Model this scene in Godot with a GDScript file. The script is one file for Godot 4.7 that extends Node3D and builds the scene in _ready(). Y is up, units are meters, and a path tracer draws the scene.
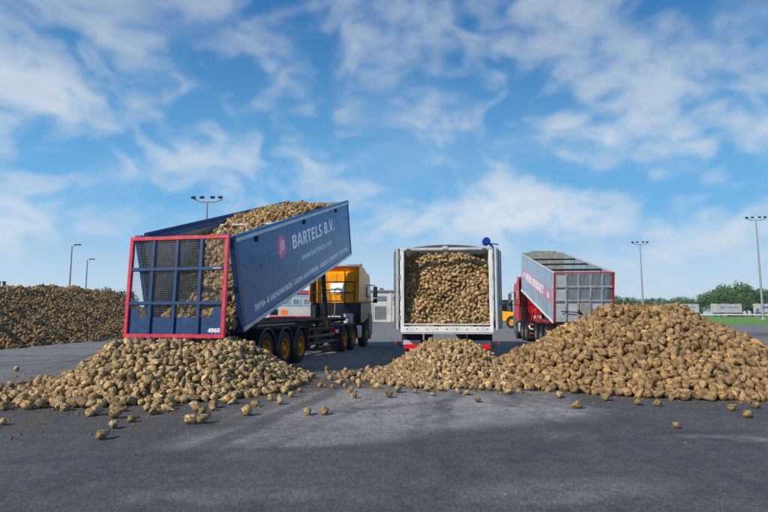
extends Node3D
# A beet yard: three tipping vehicles unloading sugar beets on an asphalt yard under a blue, cloudy sky.
# Distances: camera 1.49 m above the ground; every ground point below comes from where it touches the asphalt.

const CAM_H := 1.492
const FOCAL := 540.7          # in pixels of a 768 x 512 picture
const HORIZON := 314.8

var M := {}
var names := {}
var rng := RandomNumberGenerator.new()

# ---------------------------------------------------------------- mesh builder
class MB:
	var v := PackedVector3Array()
	var n := PackedVector3Array()
	var uv := PackedVector2Array()
	var c := PackedColorArray()
	var ix := PackedInt32Array()
	var tint := Color(1, 1, 1)

	func pt(p: Vector3, nn: Vector3, t := Vector2.ZERO) -> int:
		v.append(p); n.append(nn); uv.append(t); c.append(tint)
		return v.size() - 1

	func tri_i(a: int, b: int, d: int):
		var cr := (v[b] - v[a]).cross(v[d] - v[a])
		if cr.dot(n[a] + n[b] + n[d]) > 0.0:
			ix.append(a); ix.append(d); ix.append(b)
		else:
			ix.append(a); ix.append(b); ix.append(d)

	func tri(a: Vector3, b: Vector3, d: Vector3, nn: Vector3):
		tri_i(pt(a, nn), pt(b, nn), pt(d, nn))

	func quad(a: Vector3, b: Vector3, d: Vector3, e: Vector3, nn: Vector3):
		var i := pt(a, nn, Vector2(0, 0)); var j := pt(b, nn, Vector2(1, 0)); var k := pt(d, nn, Vector2(1, 1)); var l := pt(e, nn, Vector2(0, 1))
		tri_i(i, j, k); tri_i(i, k, l)

	# box with chamfered edges
	func box(ce: Vector3, s: Vector3, bev := 0.008, bs := Basis()) -> MB:
		var h := s * 0.5
		var b := minf(bev, minf(h.x, minf(h.y, h.z)) * 0.45)
		var i := Vector3(h.x - b, h.y - b, h.z - b)
		for ax in 3:
			var u := (ax + 1) % 3
			var w := (ax + 2) % 3
			for sg in [-1.0, 1.0]:
				var nn := Vector3.ZERO
				nn[ax] = sg
				var q := []
				for k in [[-1, -1], [1, -1], [1, 1], [-1, 1]]:
					var p := Vector3.ZERO
					p[ax] = sg * h[ax]; p[u] = k[0] * i[u]; p[w] = k[1] * i[w]
					q.append(ce + bs * p)
				quad(q[0], q[1], q[2], q[3], bs * nn)
		if b <= 0.0005:
			return self
		for ax in 3:
			var u := (ax + 1) % 3
			var w := (ax + 2) % 3
			for s1 in [-1.0, 1.0]:
				for s2 in [-1.0, 1.0]:
					var q := []
					for k in [[-1, 0], [1, 0], [1, 1], [-1, 1]]:
						var p := Vector3.ZERO
						p[ax] = k[0] * i[ax]
						if k[1] == 0:
							p[u] = s1 * h[u]; p[w] = s2 * i[w]
						else:
							p[u] = s1 * i[u]; p[w] = s2 * h[w]
						q.append(ce + bs * p)
					var nn := Vector3.ZERO
					nn[u] = s1; nn[w] = s2
					quad(q[0], q[1], q[2], q[3], bs * nn.normalized())
		for a in [-1.0, 1.0]:
			for d in [-1.0, 1.0]:
				for e in [-1.0, 1.0]:
					var sg := Vector3(a, d, e)
					var nn := bs * sg.normalized()
					tri(ce + bs * (Vector3(h.x, i.y, i.z) * sg), ce + bs * (Vector3(i.x, h.y, i.z) * sg), ce + bs * (Vector3(i.x, i.y, h.z) * sg), nn)
		return self

	# box that runs from a to b (centre line) with a width and height
	func bar(a: Vector3, b: Vector3, w: float, h: float, bev := 0.005, up := Vector3.UP) -> MB:
		var d := (b - a).normalized()
		var r := d.cross(up)
		if r.length() < 0.01:
			r = d.cross(Vector3.RIGHT)
		r = r.normalized()
		var uu := r.cross(d).normalized()
		return box((a + b) * 0.5, Vector3(w, h, a.distance_to(b)), bev, Basis(r, uu, -d))

	func cyl(a: Vector3, b: Vector3, r0: float, r1: float, seg := 12, caps := true) -> MB:
		var d := (b - a).normalized()
		var x := d.cross(Vector3.UP)
		if x.length() < 0.01:
			x = d.cross(Vector3.RIGHT)
		x = x.normalized()
		var y := d.cross(x)
		var base := v.size()
		for k in seg + 1:
			var t := TAU * k / seg
			var o := x * cos(t) + y * sin(t)
			var nn := (o + d * ((r0 - r1) / maxf(0.001, a.distance_to(b)))).normalized()
			pt(a + o * r0, nn, Vector2(float(k) / seg, 0)); pt(b + o * r1, nn, Vector2(float(k) / seg, 1))
		for k in seg:
			tri_i(base + 2 * k, base + 2 * k + 1, base + 2 * k + 3)
			tri_i(base + 2 * k, base + 2 * k + 3, base + 2 * k + 2)
		if caps:
			for e in [[a, -d, r0], [b, d, r1]]:
				var m := pt(e[0], e[1])
				var f := v.size()
				for k in seg:
					var t := TAU * k / seg
					pt(e[0] + (x * cos(t) + y * sin(t)) * e[2], e[1])
				for k in seg:
					tri_i(m, f + k, f + (k + 1) % seg)
		return self

	func path(ps: Array, r: float, seg := 8) -> MB:
		for k in ps.size() - 1:
			cyl(ps[k], ps[k + 1], r, r, seg)
		return self

	# profile of (along axis, radius), turned round the x axis
	func lathe_x(ce: Vector3, prof: Array, seg := 28) -> MB:
		for k in prof.size() - 1:
			var p: Vector2 = prof[k]
			var q: Vector2 = prof[k + 1]
			var t := (q - p).normalized()
			var nr := Vector2(-t.y, t.x)
			var base := v.size()
			for s in seg + 1:
				var a := TAU * s / seg
				var o := Vector3(0, cos(a), sin(a))
				var nn := (Vector3(nr.x, 0, 0) + o * nr.y).normalized()
				pt(ce + Vector3(p.x, 0, 0) + o * p.y, nn); pt(ce + Vector3(q.x, 0, 0) + o * q.y, nn)
			for s in seg:
				tri_i(base + 2 * s, base + 2 * s + 1, base + 2 * s + 3)
				tri_i(base + 2 * s, base + 2 * s + 3, base + 2 * s + 2)
		return self

	# polygon of (z, y), extruded along x with small chamfers
	func ext(poly: Array, x0: float, x1: float, bev := 0.02) -> MB:
		var pp := PackedVector2Array(poly)
		var ce := Vector2.ZERO
		for p in pp: ce += p
		ce /= pp.size()
		var inner := PackedVector2Array()
		for p in pp:
			var l := p.distance_to(ce)
			inner.append(ce + (p - ce) * ((l - bev * 1.3) / l))
		var area := 0.0
		for k in pp.size():
			area += pp[k].cross(pp[(k + 1) % pp.size()])
		var sg := 1.0 if area > 0.0 else -1.0
		var xb := bev * signf(x1 - x0)
		for k in pp.size():
			var a := pp[k]
			var b := pp[(k + 1) % pp.size()]
			var t := (b - a).normalized()
			var nn := Vector3(0, -t.x * sg, t.y * sg)
			quad(Vector3(x0 + xb, a.y, a.x), Vector3(x0 + xb, b.y, b.x), Vector3(x1 - xb, b.y, b.x), Vector3(x1 - xb, a.y, a.x), nn)
			var ia := inner[k]
			var ib := inner[(k + 1) % pp.size()]
			quad(Vector3(x0 + xb, a.y, a.x), Vector3(x0 + xb, b.y, b.x), Vector3(x0, ib.y, ib.x), Vector3(x0, ia.y, ia.x), (nn + Vector3(-signf(x1 - x0), 0, 0)).normalized())
			quad(Vector3(x1 - xb, a.y, a.x), Vector3(x1 - xb, b.y, b.x), Vector3(x1, ib.y, ib.x), Vector3(x1, ia.y, ia.x), (nn + Vector3(signf(x1 - x0), 0, 0)).normalized())
		var tr := Geometry2D.triangulate_polygon(inner)
		for e in [[x0, -signf(x1 - x0)], [x1, signf(x1 - x0)]]:
			for k in range(0, tr.size(), 3):
				var a := inner[tr[k]]
				var b := inner[tr[k + 1]]
				var d := inner[tr[k + 2]]
				tri(Vector3(e[0], a.y, a.x), Vector3(e[0], b.y, b.x), Vector3(e[0], d.y, d.x), Vector3(e[1], 0, 0))
		return self

	func mesh(colored := false) -> ArrayMesh:
		var ar := []
		ar.resize(Mesh.ARRAY_MAX)
		ar[Mesh.ARRAY_VERTEX] = v
		ar[Mesh.ARRAY_NORMAL] = n
		ar[Mesh.ARRAY_TEX_UV] = uv
		if colored:
			ar[Mesh.ARRAY_COLOR] = c
		ar[Mesh.ARRAY_INDEX] = ix
		var m := ArrayMesh.new()
		m.add_surface_from_arrays(Mesh.PRIMITIVE_TRIANGLES, ar)
		return m

# ---------------------------------------------------------------- scene helpers
func numbered(called: String) -> String:
	if not names.has(called):
		names[called] = 0
		return called
	names[called] += 1
	return "%s_%03d" % [called, names[called]]

func describe(o: Node, label: String, category: String, group := "", kind := ""):
	o.set_meta("label", label)
	o.set_meta("category", category)
	if group != "": o.set_meta("group", group)
	if kind != "": o.set_meta("kind", kind)

func thing(called: String, label: String, category: String, at := Vector3.ZERO, yaw := 0.0, group := "") -> Node3D:
	var o := Node3D.new()
	o.name = numbered(called)
	add_child(o)
	o.position = at
	o.rotation.y = -yaw
	describe(o, label, category, group)
	return o

func part(parent: Node, called: String, mb: MB, m: Material, tr := Transform3D()) -> MeshInstance3D:
	var o := MeshInstance3D.new()
	o.name = called
	o.mesh = mb.mesh()
	o.material_override = m
	o.transform = tr
	parent.add_child(o, true)
	return o

func group_part(parent: Node, called: String, tr := Transform3D()) -> Node3D:
	var o := Node3D.new()
	o.name = called
	o.transform = tr
	parent.add_child(o, true)
	return o

func setting(called: String, mb: MB, m: Material) -> MeshInstance3D:
	var o := part(self, numbered(called), mb, m)
	o.set_meta("kind", "structure")
	return o

func lettering(parent: Node, called: String, words: String, height: float, width: float, tr: Transform3D, m: Material, weight := 400) -> MeshInstance3D:
	var f := SystemFont.new()
	f.font_names = PackedStringArray(["Droid Sans"])
	f.font_weight = weight
	var t := TextMesh.new()
	t.text = words
	t.font = f
	t.font_size = 64
	t.depth = 0.004
	t.pixel_size = 0.01
	t.curve_step = 1.0
	t.horizontal_alignment = HORIZONTAL_ALIGNMENT_LEFT
	t.vertical_alignment = VERTICAL_ALIGNMENT_BOTTOM
	var bb := t.get_aabb()
	var sx := width / maxf(0.01, bb.size.x)
	var sy := height / maxf(0.01, bb.size.y)
	var o := MeshInstance3D.new()
	o.name = called
	o.mesh = t
	o.material_override = m
	o.transform = tr * Transform3D(Basis.from_scale(Vector3(sx, sy, 1.0)), Vector3(-bb.position.x * sx, -bb.position.y * sy, 0))
	parent.add_child(o, true)
	return o

# ---------------------------------------------------------------- procedural textures and materials
func noise(seed_: int, freq: float, oct := 4, type := FastNoiseLite.TYPE_SIMPLEX_SMOOTH) -> FastNoiseLite:
	var f := FastNoiseLite.new()
	f.seed = seed_
	f.frequency = freq
	f.noise_type = type
	f.fractal_type = FastNoiseLite.FRACTAL_FBM
	f.fractal_octaves = oct
	return f

func tone_texture(seed_: int, size: int, freq: float, lo: Color, hi: Color, power := 1.0, oct := 5) -> ImageTexture:
	var g := noise(seed_, freq, oct).get_seamless_image(size, size)
	var im := Image.create(size, size, true, Image.FORMAT_RGB8)
	for y in size:
		for x in size:
			im.set_pixel(x, y, lo.lerp(hi, pow(g.get_pixel(x, y).r, power)))
	im.generate_mipmaps()
	return ImageTexture.create_from_image(im)

func bump_texture(seed_: int, size: int, freq: float, strength: float, oct := 4) -> ImageTexture:
	var g := noise(seed_, freq, oct).get_seamless_image(size, size)
	g.convert(Image.FORMAT_RGBA8)
	g.bump_map_to_normal_map(strength)
	g.generate_mipmaps()
	return ImageTexture.create_from_image(g)

func paint(col: Color, rough := 0.5, metal := 0.0, dirt: Texture2D = null, scale := 0.5) -> StandardMaterial3D:
	var m := StandardMaterial3D.new()
	m.albedo_color = col
	m.roughness = rough
	m.metallic = metal
	if dirt:
		m.albedo_texture = dirt
		m.uv1_triplanar = true
		m.uv1_scale = Vector3.ONE * scale
	return m

func c8(r: int, g: int, b: int) -> Color:
	return Color(r / 255.0, g / 255.0, b / 255.0)

func make_materials():
	var dirt := tone_texture(3, 256, 0.02, Color(0.62, 0.6, 0.56), Color(1, 1, 1), 0.7)
	var light_dirt := tone_texture(4, 256, 0.012, Color(0.84, 0.83, 0.81), Color(1, 1, 1), 0.8)
	var streak := tone_texture(5, 256, 0.03, Color(0.7, 0.69, 0.66), Color(1, 1, 1), 0.6)
	M.navy = paint(c8(4, 106, 172), 0.17, 0.0, streak, 0.35)
	M.navy.uv1_scale = Vector3(0.9, 0.14, 0.9)
	M.navy.metallic_specular = 0.32
	M.navy_frame = paint(c8(10, 68, 124), 0.42, 0.0, dirt, 0.9)
	M.rail = paint(c8(196, 210, 224), 0.4, 0.0, light_dirt, 0.8)
	M.pink_red = paint(c8(222, 62, 88), 0.42, 0.0, dirt, 0.8)
	M.red = paint(c8(190, 14, 20), 0.3, 0.0, light_dirt, 0.8)
	M.red_band = paint(c8(200, 156, 184), 0.4, 0.0, light_dirt, 0.8)
	M.yellow = paint(c8(255, 170, 4), 0.28, 0.0, light_dirt, 0.7)
	M.yellow_rim = paint(c8(224, 150, 24), 0.45, 0.0, dirt, 2.0)
	M.dark = paint(c8(26, 30, 36), 0.5, 0.1, dirt, 1.0)
	M.dark_blue = paint(c8(20, 32, 50), 0.3, 0.0, light_dirt, 0.8)
	M.chassis = paint(c8(34, 38, 44), 0.5, 0.2, dirt, 1.2)
	M.fender_edge = paint(c8(120, 126, 132), 0.5, 0.2, dirt, 1.5)
	M.tyre = paint(c8(38, 37, 36), 0.88, 0.0, dirt, 2.5)
	M.side_grey = paint(c8(160, 184, 206), 0.4, 0.0, light_dirt, 0.3)
	M.bar_grey = paint(c8(176, 184, 190), 0.45, 0.1, dirt, 0.8)
	M.steel = paint(c8(150, 152, 154), 0.4, 0.6, dirt, 1.0)
	M.alloy = paint(c8(196, 204, 212), 0.4, 0.15, light_dirt, 0.6)
	M.alloy_in = paint(c8(176, 176, 172), 0.55, 0.1, dirt, 0.7)
	M.white_paint = paint(c8(228, 230, 230), 0.4, 0.0, light_dirt, 0.5)
	M.tarp = paint(c8(214, 218, 218), 0.7, 0.0, light_dirt, 0.6)
	M.tarp.backlight_enabled = true
	M.tarp.backlight = Color(0.9, 0.9, 0.9)
	M.letter = paint(c8(246, 248, 250), 0.5)
	M.emblem = paint(c8(232, 84, 136), 0.4)
	M.lamp_red = paint(c8(214, 16, 26), 0.2)
	M.lamp_amber = paint(c8(230, 120, 20), 0.25)
	M.glass = paint(c8(18, 26, 34), 0.05)
	M.glass.metallic_specular = 0.8
	M.wire = paint(c8(108, 116, 124), 0.5, 0.2)
	M.motor_blue = paint(c8(18, 46, 150), 0.35)
	M.rubber = paint(c8(22, 22, 24), 0.8)
	M.concrete = paint(c8(176, 174, 168), 0.85, 0.0, dirt, 0.15)
	M.wall_white = paint(c8(206, 208, 206), 0.8, 0.0, light_dirt, 0.1)
	M.wall_blue = paint(c8(130, 160, 190), 0.6, 0.0, light_dirt, 0.1)
	M.roof_grey = paint(c8(120, 124, 128), 0.7, 0.0, light_dirt, 0.1)
	M.pane = paint(c8(104, 122, 138), 0.15)
	M.mast = paint(c8(158, 164, 168), 0.5, 0.4, light_dirt, 0.5)
	M.sign_blue = paint(c8(20, 90, 190), 0.4)
	M.box_white = paint(c8(188, 190, 188), 0.5, 0.0, light_dirt, 0.2)
	M.bark = paint(c8(84, 70, 54), 0.9, 0.0, dirt, 1.0)
	M.grass = paint(Color(1, 1, 1), 0.95, 0.0, tone_texture(8, 256, 0.05, c8(66, 112, 22), c8(118, 164, 48), 1.0), 0.12)
	M.path = paint(c8(150, 150, 146), 0.9, 0.0, dirt, 0.2)
	M.leaf = paint(Color(1, 1, 1), 0.6)
	M.leaf.vertex_color_use_as_albedo = true
	M.leaf.backlight_enabled = true
	M.leaf.backlight = Color(0.25, 0.3, 0.1)
	# asphalt: fine stone grain multiplied over the tone map of the yard
	M.asphalt_far = paint(Color(1, 1, 1), 0.82, 0.0, tone_texture(21, 512, 0.015, c8(104, 105, 105), c8(132, 132, 130), 1.0, 6), 0.05)
	M.asphalt_far.metallic_specular = 0.3
	# beets: skin with soil in the hollows, pale where it is chafed
	M.beet = beet_material(1.0, 31)
	M.beet_brown = beet_material(0.55, 32)  # browner skin with fewer pale spots
	M.soil_core = paint(c8(150, 124, 84), 0.95, 0.0, dirt, 3.0)

func beet_material(clean: float, seed_: int) -> StandardMaterial3D:
	var w := 256
	var h := 128
	var chafe := noise(seed_, 1.1, 3)
	var mud := noise(seed_ + 21, 1.2, 3)
	var fine := noise(seed_ + 7, 4.0, 3)
	var ring := noise(seed_ + 13, 1.5, 2)
	var im := Image.create(w, h, true, Image.FORMAT_RGB8)
	var skin := c8(204, 180, 138)
	var pale := c8(236, 220, 184)
	var tan_ := c8(176, 146, 102)
	var soil := c8(98, 76, 50)
	# soil and chafed spots lie anywhere on the skin, whichever way a beet is turned when it is placed
	for y in h:
		var la := PI * (y + 0.5) / h
		for x in w:
			var lo := TAU * x / w
			var p := Vector3(sin(la) * cos(lo), cos(la), sin(la) * sin(lo))
			var f := fine.get_noise_3dv(p)
			var col := skin.lerp(tan_, clampf(0.5 + f * 1.1, 0, 1))
			var wr := sin(30.0 * ring.get_noise_3dv(p * 1.4))
			col = col.lerp(soil, clampf(wr * 0.8 - 0.55, 0, 0.2))
			col = col.lerp(pale, smoothstep(0.12, 0.3, chafe.get_noise_3dv(p) + f * 0.3) * 0.75 * clean)
			col = col.lerp(soil, smoothstep(0.0, 0.3, mud.get_noise_3dv(p) + f * 0.25 - 0.2 * clean + 0.08) * 0.8)
			im.set_pixel(x, y, col)
	im.generate_mipmaps()
	var m := StandardMaterial3D.new()
	m.albedo_texture = ImageTexture.create_from_image(im)
	m.roughness = 0.85
	m.vertex_color_use_as_albedo = true
	m.normal_enabled = true
	m.normal_texture = bump_texture(seed_ + 3, 128, 0.04, 4.0)
	m.normal_scale = 0.45
	return m

# ---------------------------------------------------------------- sky
func make_sky() -> Sky:
	var W := 1664
	var H := 832
	var im := Image.create(W, H, false, Image.FORMAT_RGBF)
	var fa := noise(11, 1.0, 6)
	var fb := noise(12, 1.0, 5)
	var fw := noise(13, 1.0, 3)
	# cloud banks: azimuth, elevation (radians), spread, slope, amount
	var banks := []
	for k in [[95, 138, 105, 20, 0.28, 0.6], [30, 120, 60, 16, 0.2, 0.35], [40, 236, 75, 20, 0.05, 0.6], [60, 186, 90, 18, 0.15, 0.5], [50, 62, 130, 34, 0.25, 0.5], [150, 20, 90, 20, 0.1, 0.3],
		[285, 96, 46, 30, 0.5, 0.45], [300, 165, 60, 18, 0.3, 0.35], [370, 38, 80, 30, 0.1, 0.42], [460, 222, 62, 13, -0.05, 0.75], [532, 204, 42, 17, 0.1, 0.85], [455, 120, 40, 30, 0.0, 0.2], [600, 100, 120, 50, 0.2, 0.4],
		[545, 30, 90, 26, 0.1, 0.4], [640, 145, 70, 26, 0.1, 0.35], [680, 245, 120, 26, 0.0, 0.4], [240, 205, 60, 20, 0.2, 0.25], [740, 200, 60, 40, 0.0, 0.3]]:
		banks.append([(k[0] - 384.0) / FOCAL, (HORIZON - k[1]) / FOCAL, k[2] / FOCAL, k[3] / FOCAL, k[4], k[5]])
	for y in H:
		var el := PI * 0.5 - PI * (y + 0.5) / H
		if el < 0.0:
			for x in W:
				im.set_pixel(x, y, Color(0.3, 0.32, 0.34))
			continue
		var se := sin(el)
		var ce := cos(el)
		var base := Color(0.60, 0.74, 0.85).lerp(Color(0.17, 0.48, 0.83), smoothstep(0.0, 0.2, se)).lerp(Color(0.035, 0.165, 0.44), smoothstep(0.1, 0.58, se))
		for x in W:
			var az := wrapf(TAU * (x + 0.5) / W, -PI, PI)      # column 0 looks along -z
			var d := Vector3(sin(az) * ce, se, -cos(az) * ce)
			var p := Vector3(d.x, d.y * 1.7, d.z)
			var w := fw.get_noise_3dv(p * 3.0) * 0.12
			p += Vector3(w, w * 0.5, -w)
			var a := fa.get_noise_3dv(p * 3.6)
			var b := fb.get_noise_3dv(p * 12.0)
			var cover := a * 0.75 + b * 0.36 - 0.08
			if absf(az) < 1.0 and el < 0.75:
				var s := -0.1
				for k in banks:
					var dx: float = az - k[0]
					var dy: float = el - k[1] + dx * k[4]
					s += k[5] * exp(-0.5 * (dx * dx / (k[2] * k[2]) + dy * dy / (k[3] * k[3])))
				var edge := smoothstep(1.0, 0.7, absf(az)) * smoothstep(0.75, 0.62, el)
				cover = lerpf(cover, a * 0.4 + b * 0.44 + s * 0.74 - 0.17, edge)
			var t := smoothstep(-0.14, 0.52, cover)
			t *= 0.72
			var thick := smoothstep(0.2, 0.7, cover)
			var white := Color(0.74, 0.79, 0.85).lerp(Color(0.83, 0.85, 0.87), thick)
			var grey := Color(0.36, 0.46, 0.58)
			white = white.lerp(grey, smoothstep(0.25, 0.58, se) * 0.75 + clampf(b * 0.5, -0.1, 0.2))
			var col := base.lerp(white, t)
			var veil := 0.14 * smoothstep(-0.3, 0.4, a)
			col = col.lerp(Color(0.62, 0.7, 0.8), veil * (1.0 - t))
			im.set_pixel(x, y, col)
	var pm := PanoramaSkyMaterial.new()
	pm.panorama = ImageTexture.create_from_image(im)
	pm.energy_multiplier = 1.0
	var s := Sky.new()
	s.sky_material = pm
	return s

# ---------------------------------------------------------------- wheels
func wheel(parent: Node, at: Vector3, side: float, r: float, width: float, rim_mat: Material, dish := 0.06):
	var w := group_part(parent, "wheel", Transform3D(Basis.from_scale(Vector3(side, 1, 1)) if side > 0 else Basis(Vector3.UP, PI), at))
	var h := width * 0.5
	var rr := r * 0.56
	part(w, "tyre", MB.new().lathe_x(Vector3.ZERO, [Vector2(-h, rr), Vector2(-h * 1.02, r * 0.8), Vector2(-h * 0.92, r * 0.95), Vector2(-h * 0.72, r), Vector2(-h * 0.25, r), Vector2(-h * 0.23, r * 0.975), Vector2(-h * 0.17, r * 0.975), Vector2(-h * 0.15, r), Vector2(h * 0.15, r), Vector2(h * 0.17, r * 0.975), Vector2(h * 0.23, r * 0.975), Vector2(h * 0.25, r), Vector2(h * 0.72, r), Vector2(h * 0.92, r * 0.95), Vector2(h * 1.02, r * 0.8), Vector2(h, rr)], 36), M.tyre)
	var rim := MB.new().lathe_x(Vector3.ZERO, [Vector2(h * 0.9, rr * 1.04), Vector2(h * 1.02, rr * 0.99), Vector2(h * 0.95, rr * 0.9), Vector2(h - dish - 0.05, rr * 0.86), Vector2(h - dish, rr * 0.7), Vector2(h - dish + 0.03, rr * 0.5), Vector2(h - dish + 0.03, rr * 0.36), Vector2(h - 0.01, rr * 0.32), Vector2(h + 0.01, rr * 0.2), Vector2(h + 0.01, 0.001)], 32)
	part(w, "rim", rim, rim_mat)
	var holes := MB.new()
	var nuts := MB.new()
	for k in 10:
		var a := TAU * k / 10
		var o := Vector3(0, cos(a), sin(a))
		holes.cyl(o * rr * 0.74 + Vector3(h - dish - 0.03, 0, 0), o * rr * 0.74 + Vector3(h - dish + 0.004, 0, 0), 0.028, 0.028, 10)
		var a2 := a + 0.31
		var o2 := Vector3(0, cos(a2), sin(a2))
		nuts.cyl(o2 * rr * 0.44 + Vector3(h - dish, 0, 0), o2 * rr * 0.44 + Vector3(h - dish + 0.055, 0, 0), 0.016, 0.014, 6)
	part(w, "hand_holes", holes, M.rubber)
	part(w, "wheel_nuts", nuts, M.steel)

func fender(parent: Node, at: Vector3, r: float, width: float, edge := true):
	var mb := MB.new()
	var ed := MB.new()
	var nseg := 14
	for k in nseg:
		var a0 := lerpf(-0.05, PI + 0.05, float(k) / nseg)
		var a1 := lerpf(-0.05, PI + 0.05, float(k + 1) / nseg)
		var p0 := Vector3(0, sin(a0), cos(a0))
		var p1 := Vector3(0, sin(a1), cos(a1))
		var w := Vector3(width * 0.5, 0, 0)
		var nn := (p0 + p1).normalized()
		mb.quad(at + p0 * r - w, at + p0 * r + w, at + p1 * r + w, at + p1 * r - w, nn)
		mb.quad(at + p0 * (r - 0.02) - w, at + p0 * (r - 0.02) + w, at + p1 * (r - 0.02) + w, at + p1 * (r - 0.02) - w, -nn)
		for s in [-1.0, 1.0]:
			mb.quad(at + p0 * (r - 0.02) + w * s, at + p0 * r + w * s, at + p1 * r + w * s, at + p1 * (r - 0.02) + w * s, Vector3(s, 0, 0))
		if edge:
			ed.cyl(at + p0 * (r + 0.006) + w, at + p1 * (r + 0.006) + w, 0.012, 0.012, 6, false)
	var f := part(parent, "fender", mb, M.dark)
	if edge:
		part(f, "fender_edge", ed, M.fender_edge)

# ---------------------------------------------------------------- tractor unit. Origin: ground below the rear drive axle; forward is -z
func tractor(label: String, at: Vector3, yaw: float, body: Material, skirt: Material, rim_mat: Material) -> Node3D:
	var t := thing("tractor_unit", label, "truck", at, yaw)
	var r := 0.52
	# frame
	for s in [-1.0, 1.0]:
		part(t, "frame_rail", MB.new().box(Vector3(s * 0.4, 0.86, -1.9), Vector3(0.09, 0.27, 5.9)), M.chassis)
	part(t, "cross_member", MB.new().box(Vector3(0, 0.86, 0.95), Vector3(0.85, 0.22, 0.08)), M.chassis)
	part(t, "fifth_wheel", MB.new().cyl(Vector3(0, 1.03, -0.55), Vector3(0, 1.12, -0.55), 0.46, 0.44, 24).box(Vector3(0, 1.0, -0.55), Vector3(0.9, 0.07, 0.5)), M.dark)
	for z in [0.0, -1.38]:
		part(t, "axle", MB.new().cyl(Vector3(-0.9, r, z), Vector3(0.9, r, z), 0.09, 0.09, 12).lathe_x(Vector3(0, r, z), [Vector2(-0.25, 0.09), Vector2(-0.12, 0.22), Vector2(0.12, 0.22), Vector2(0.25, 0.09)], 20), M.chassis)
		for s in [-1.0, 1.0]:
			wheel(t, Vector3(s * 1.0, r, z), s, r, 0.5, rim_mat, 0.13)
			fender(t, Vector3(s * 1.0, r, z), r + 0.09, 0.54, s > 0)
	part(t, "axle", MB.new().cyl(Vector3(-0.95, r, -3.85), Vector3(0.95, r, -3.85), 0.07, 0.07, 12), M.chassis)
	for s in [-1.0, 1.0]:
		wheel(t, Vector3(s * 1.08, r, -3.85), s, r, 0.33, rim_mat, -0.02)
		# rear mud flap with lamp cluster
		var fl := part(t, "mud_flap", MB.new().box(Vector3(s * 1.0, 0.46, 0.68), Vector3(0.54, 0.5, 0.02)), M.rubber)
		part(fl, "flap_marking", MB.new().box(Vector3(s * 1.0, 0.5, 0.692), Vector3(0.34, 0.05, 0.004), 0.0).box(Vector3(s * 1.0, 0.31, 0.692), Vector3(0.08, 0.05, 0.004), 0.0), M.fender_edge)
		var ho := part(t, "lamp_housing", MB.new().box(Vector3(s * 0.98, 0.85, 0.72), Vector3(0.5, 0.24, 0.1), 0.02), M.dark)
		part(ho, "tail_lamp", MB.new().box(Vector3(s * 0.92, 0.85, 0.775), Vector3(0.26, 0.14, 0.02), 0.008), M.lamp_red)
		part(ho, "reversing_lamp", MB.new().box(Vector3(s * 1.14, 0.85, 0.775), Vector3(0.13, 0.14, 0.02), 0.008), M.letter)
		# tanks between the axles
		part(t, "fuel_tank", MB.new().box(Vector3(s * 0.96, 0.72, -2.55), Vector3(0.56, 0.58, 0.92), 0.06), M.alloy)
		part(t, "step", MB.new().box(Vector3(s * 1.1, 0.5, -4.75), Vector3(0.24, 0.36, 0.5), 0.03), M.dark)
	# cab: lower half in the dark colour, upper half in the bright one
	var prof := [Vector2(-2.87, 1.12), Vector2(-2.87, 2.05), Vector2(-5.16, 2.05), Vector2(-5.2, 1.5), Vector2(-5.2, 0.75), Vector2(-4.45, 0.75), Vector2(-4.42, 1.0), Vector2(-4.2, 1.14), Vector2(-3.5, 1.14)]
	var lower := MB.new()
	lower.ext([prof[0], prof[1], prof[2], prof[3], prof[8]], -1.2, 1.2, 0.03)
	part(t, "cab_lower", lower, skirt)
	part(t, "front_bumper", MB.new().ext([Vector2(-4.5, 0.5), Vector2(-4.5, 1.55), Vector2(-5.205, 1.55), Vector2(-5.24, 0.5)], -1.225, 1.225, 0.03), M.fender_edge)
	var cab := part(t, "cab_upper", MB.new().ext([Vector2(-2.87, 2.06), Vector2(-2.87, 3.42), Vector2(-2.97, 3.52), Vector2(-4.6, 3.52), Vector2(-4.82, 3.3), Vector2(-5.16, 2.06)], -1.2, 1.2, 0.06), body)
	# high roof with a deflector that is open to the rear
	part(cab, "roof", MB.new().ext([Vector2(-3.1, 3.5), Vector2(-3.1, 3.72), Vector2(-3.5, 3.84), Vector2(-4.25, 3.72), Vector2(-4.7, 3.5)], -1.08, 1.08, 0.06), body)
	part(cab, "roof_lip", MB.new().box(Vector3(0, 3.84, -3.1), Vector3(2.2, 0.03, 0.6), 0.01, Basis(Vector3.RIGHT, 0.12)), body)
	for s in [-1.0, 1.0]:
		part(cab, "side_deflector", MB.new().ext([Vector2(-2.5, 2.1), Vector2(-2.6, 3.6), Vector2(-2.86, 3.86), Vector2(-3.3, 3.86), Vector2(-2.9, 3.5), Vector2(-2.9, 2.1)], s * 1.2, s * 1.165, 0.006), body)
		var sd := part(cab, "side_window", MB.new().ext([Vector2(-3.98, 2.3), Vector2(-3.98, 3.02), Vector2(-4.72, 3.02), Vector2(-4.92, 2.3)], s * 1.19, s * 1.206, 0.004), M.glass)
		sd.set_meta("label", "dark side window of the cab door")
		part(cab, "door_handle", MB.new().box(Vector3(s * 1.21, 2.2, -4.05), Vector3(0.03, 0.05, 0.2), 0.01), M.dark)
		for k in 4:
			part(cab, "air_slot", MB.new().box(Vector3(s * 1.205, 2.55 + k * 0.13, -3.3), Vector3(0.012, 0.05, 0.42), 0.004), M.letter)
		var mi := part(t, "mirror", MB.new().box(Vector3(s * 1.46, 2.62, -4.86), Vector3(0.2, 0.55, 0.12), 0.04).box(Vector3(s * 1.46, 2.18, -4.86), Vector3(0.2, 0.2, 0.12), 0.04), M.dark)
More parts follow.
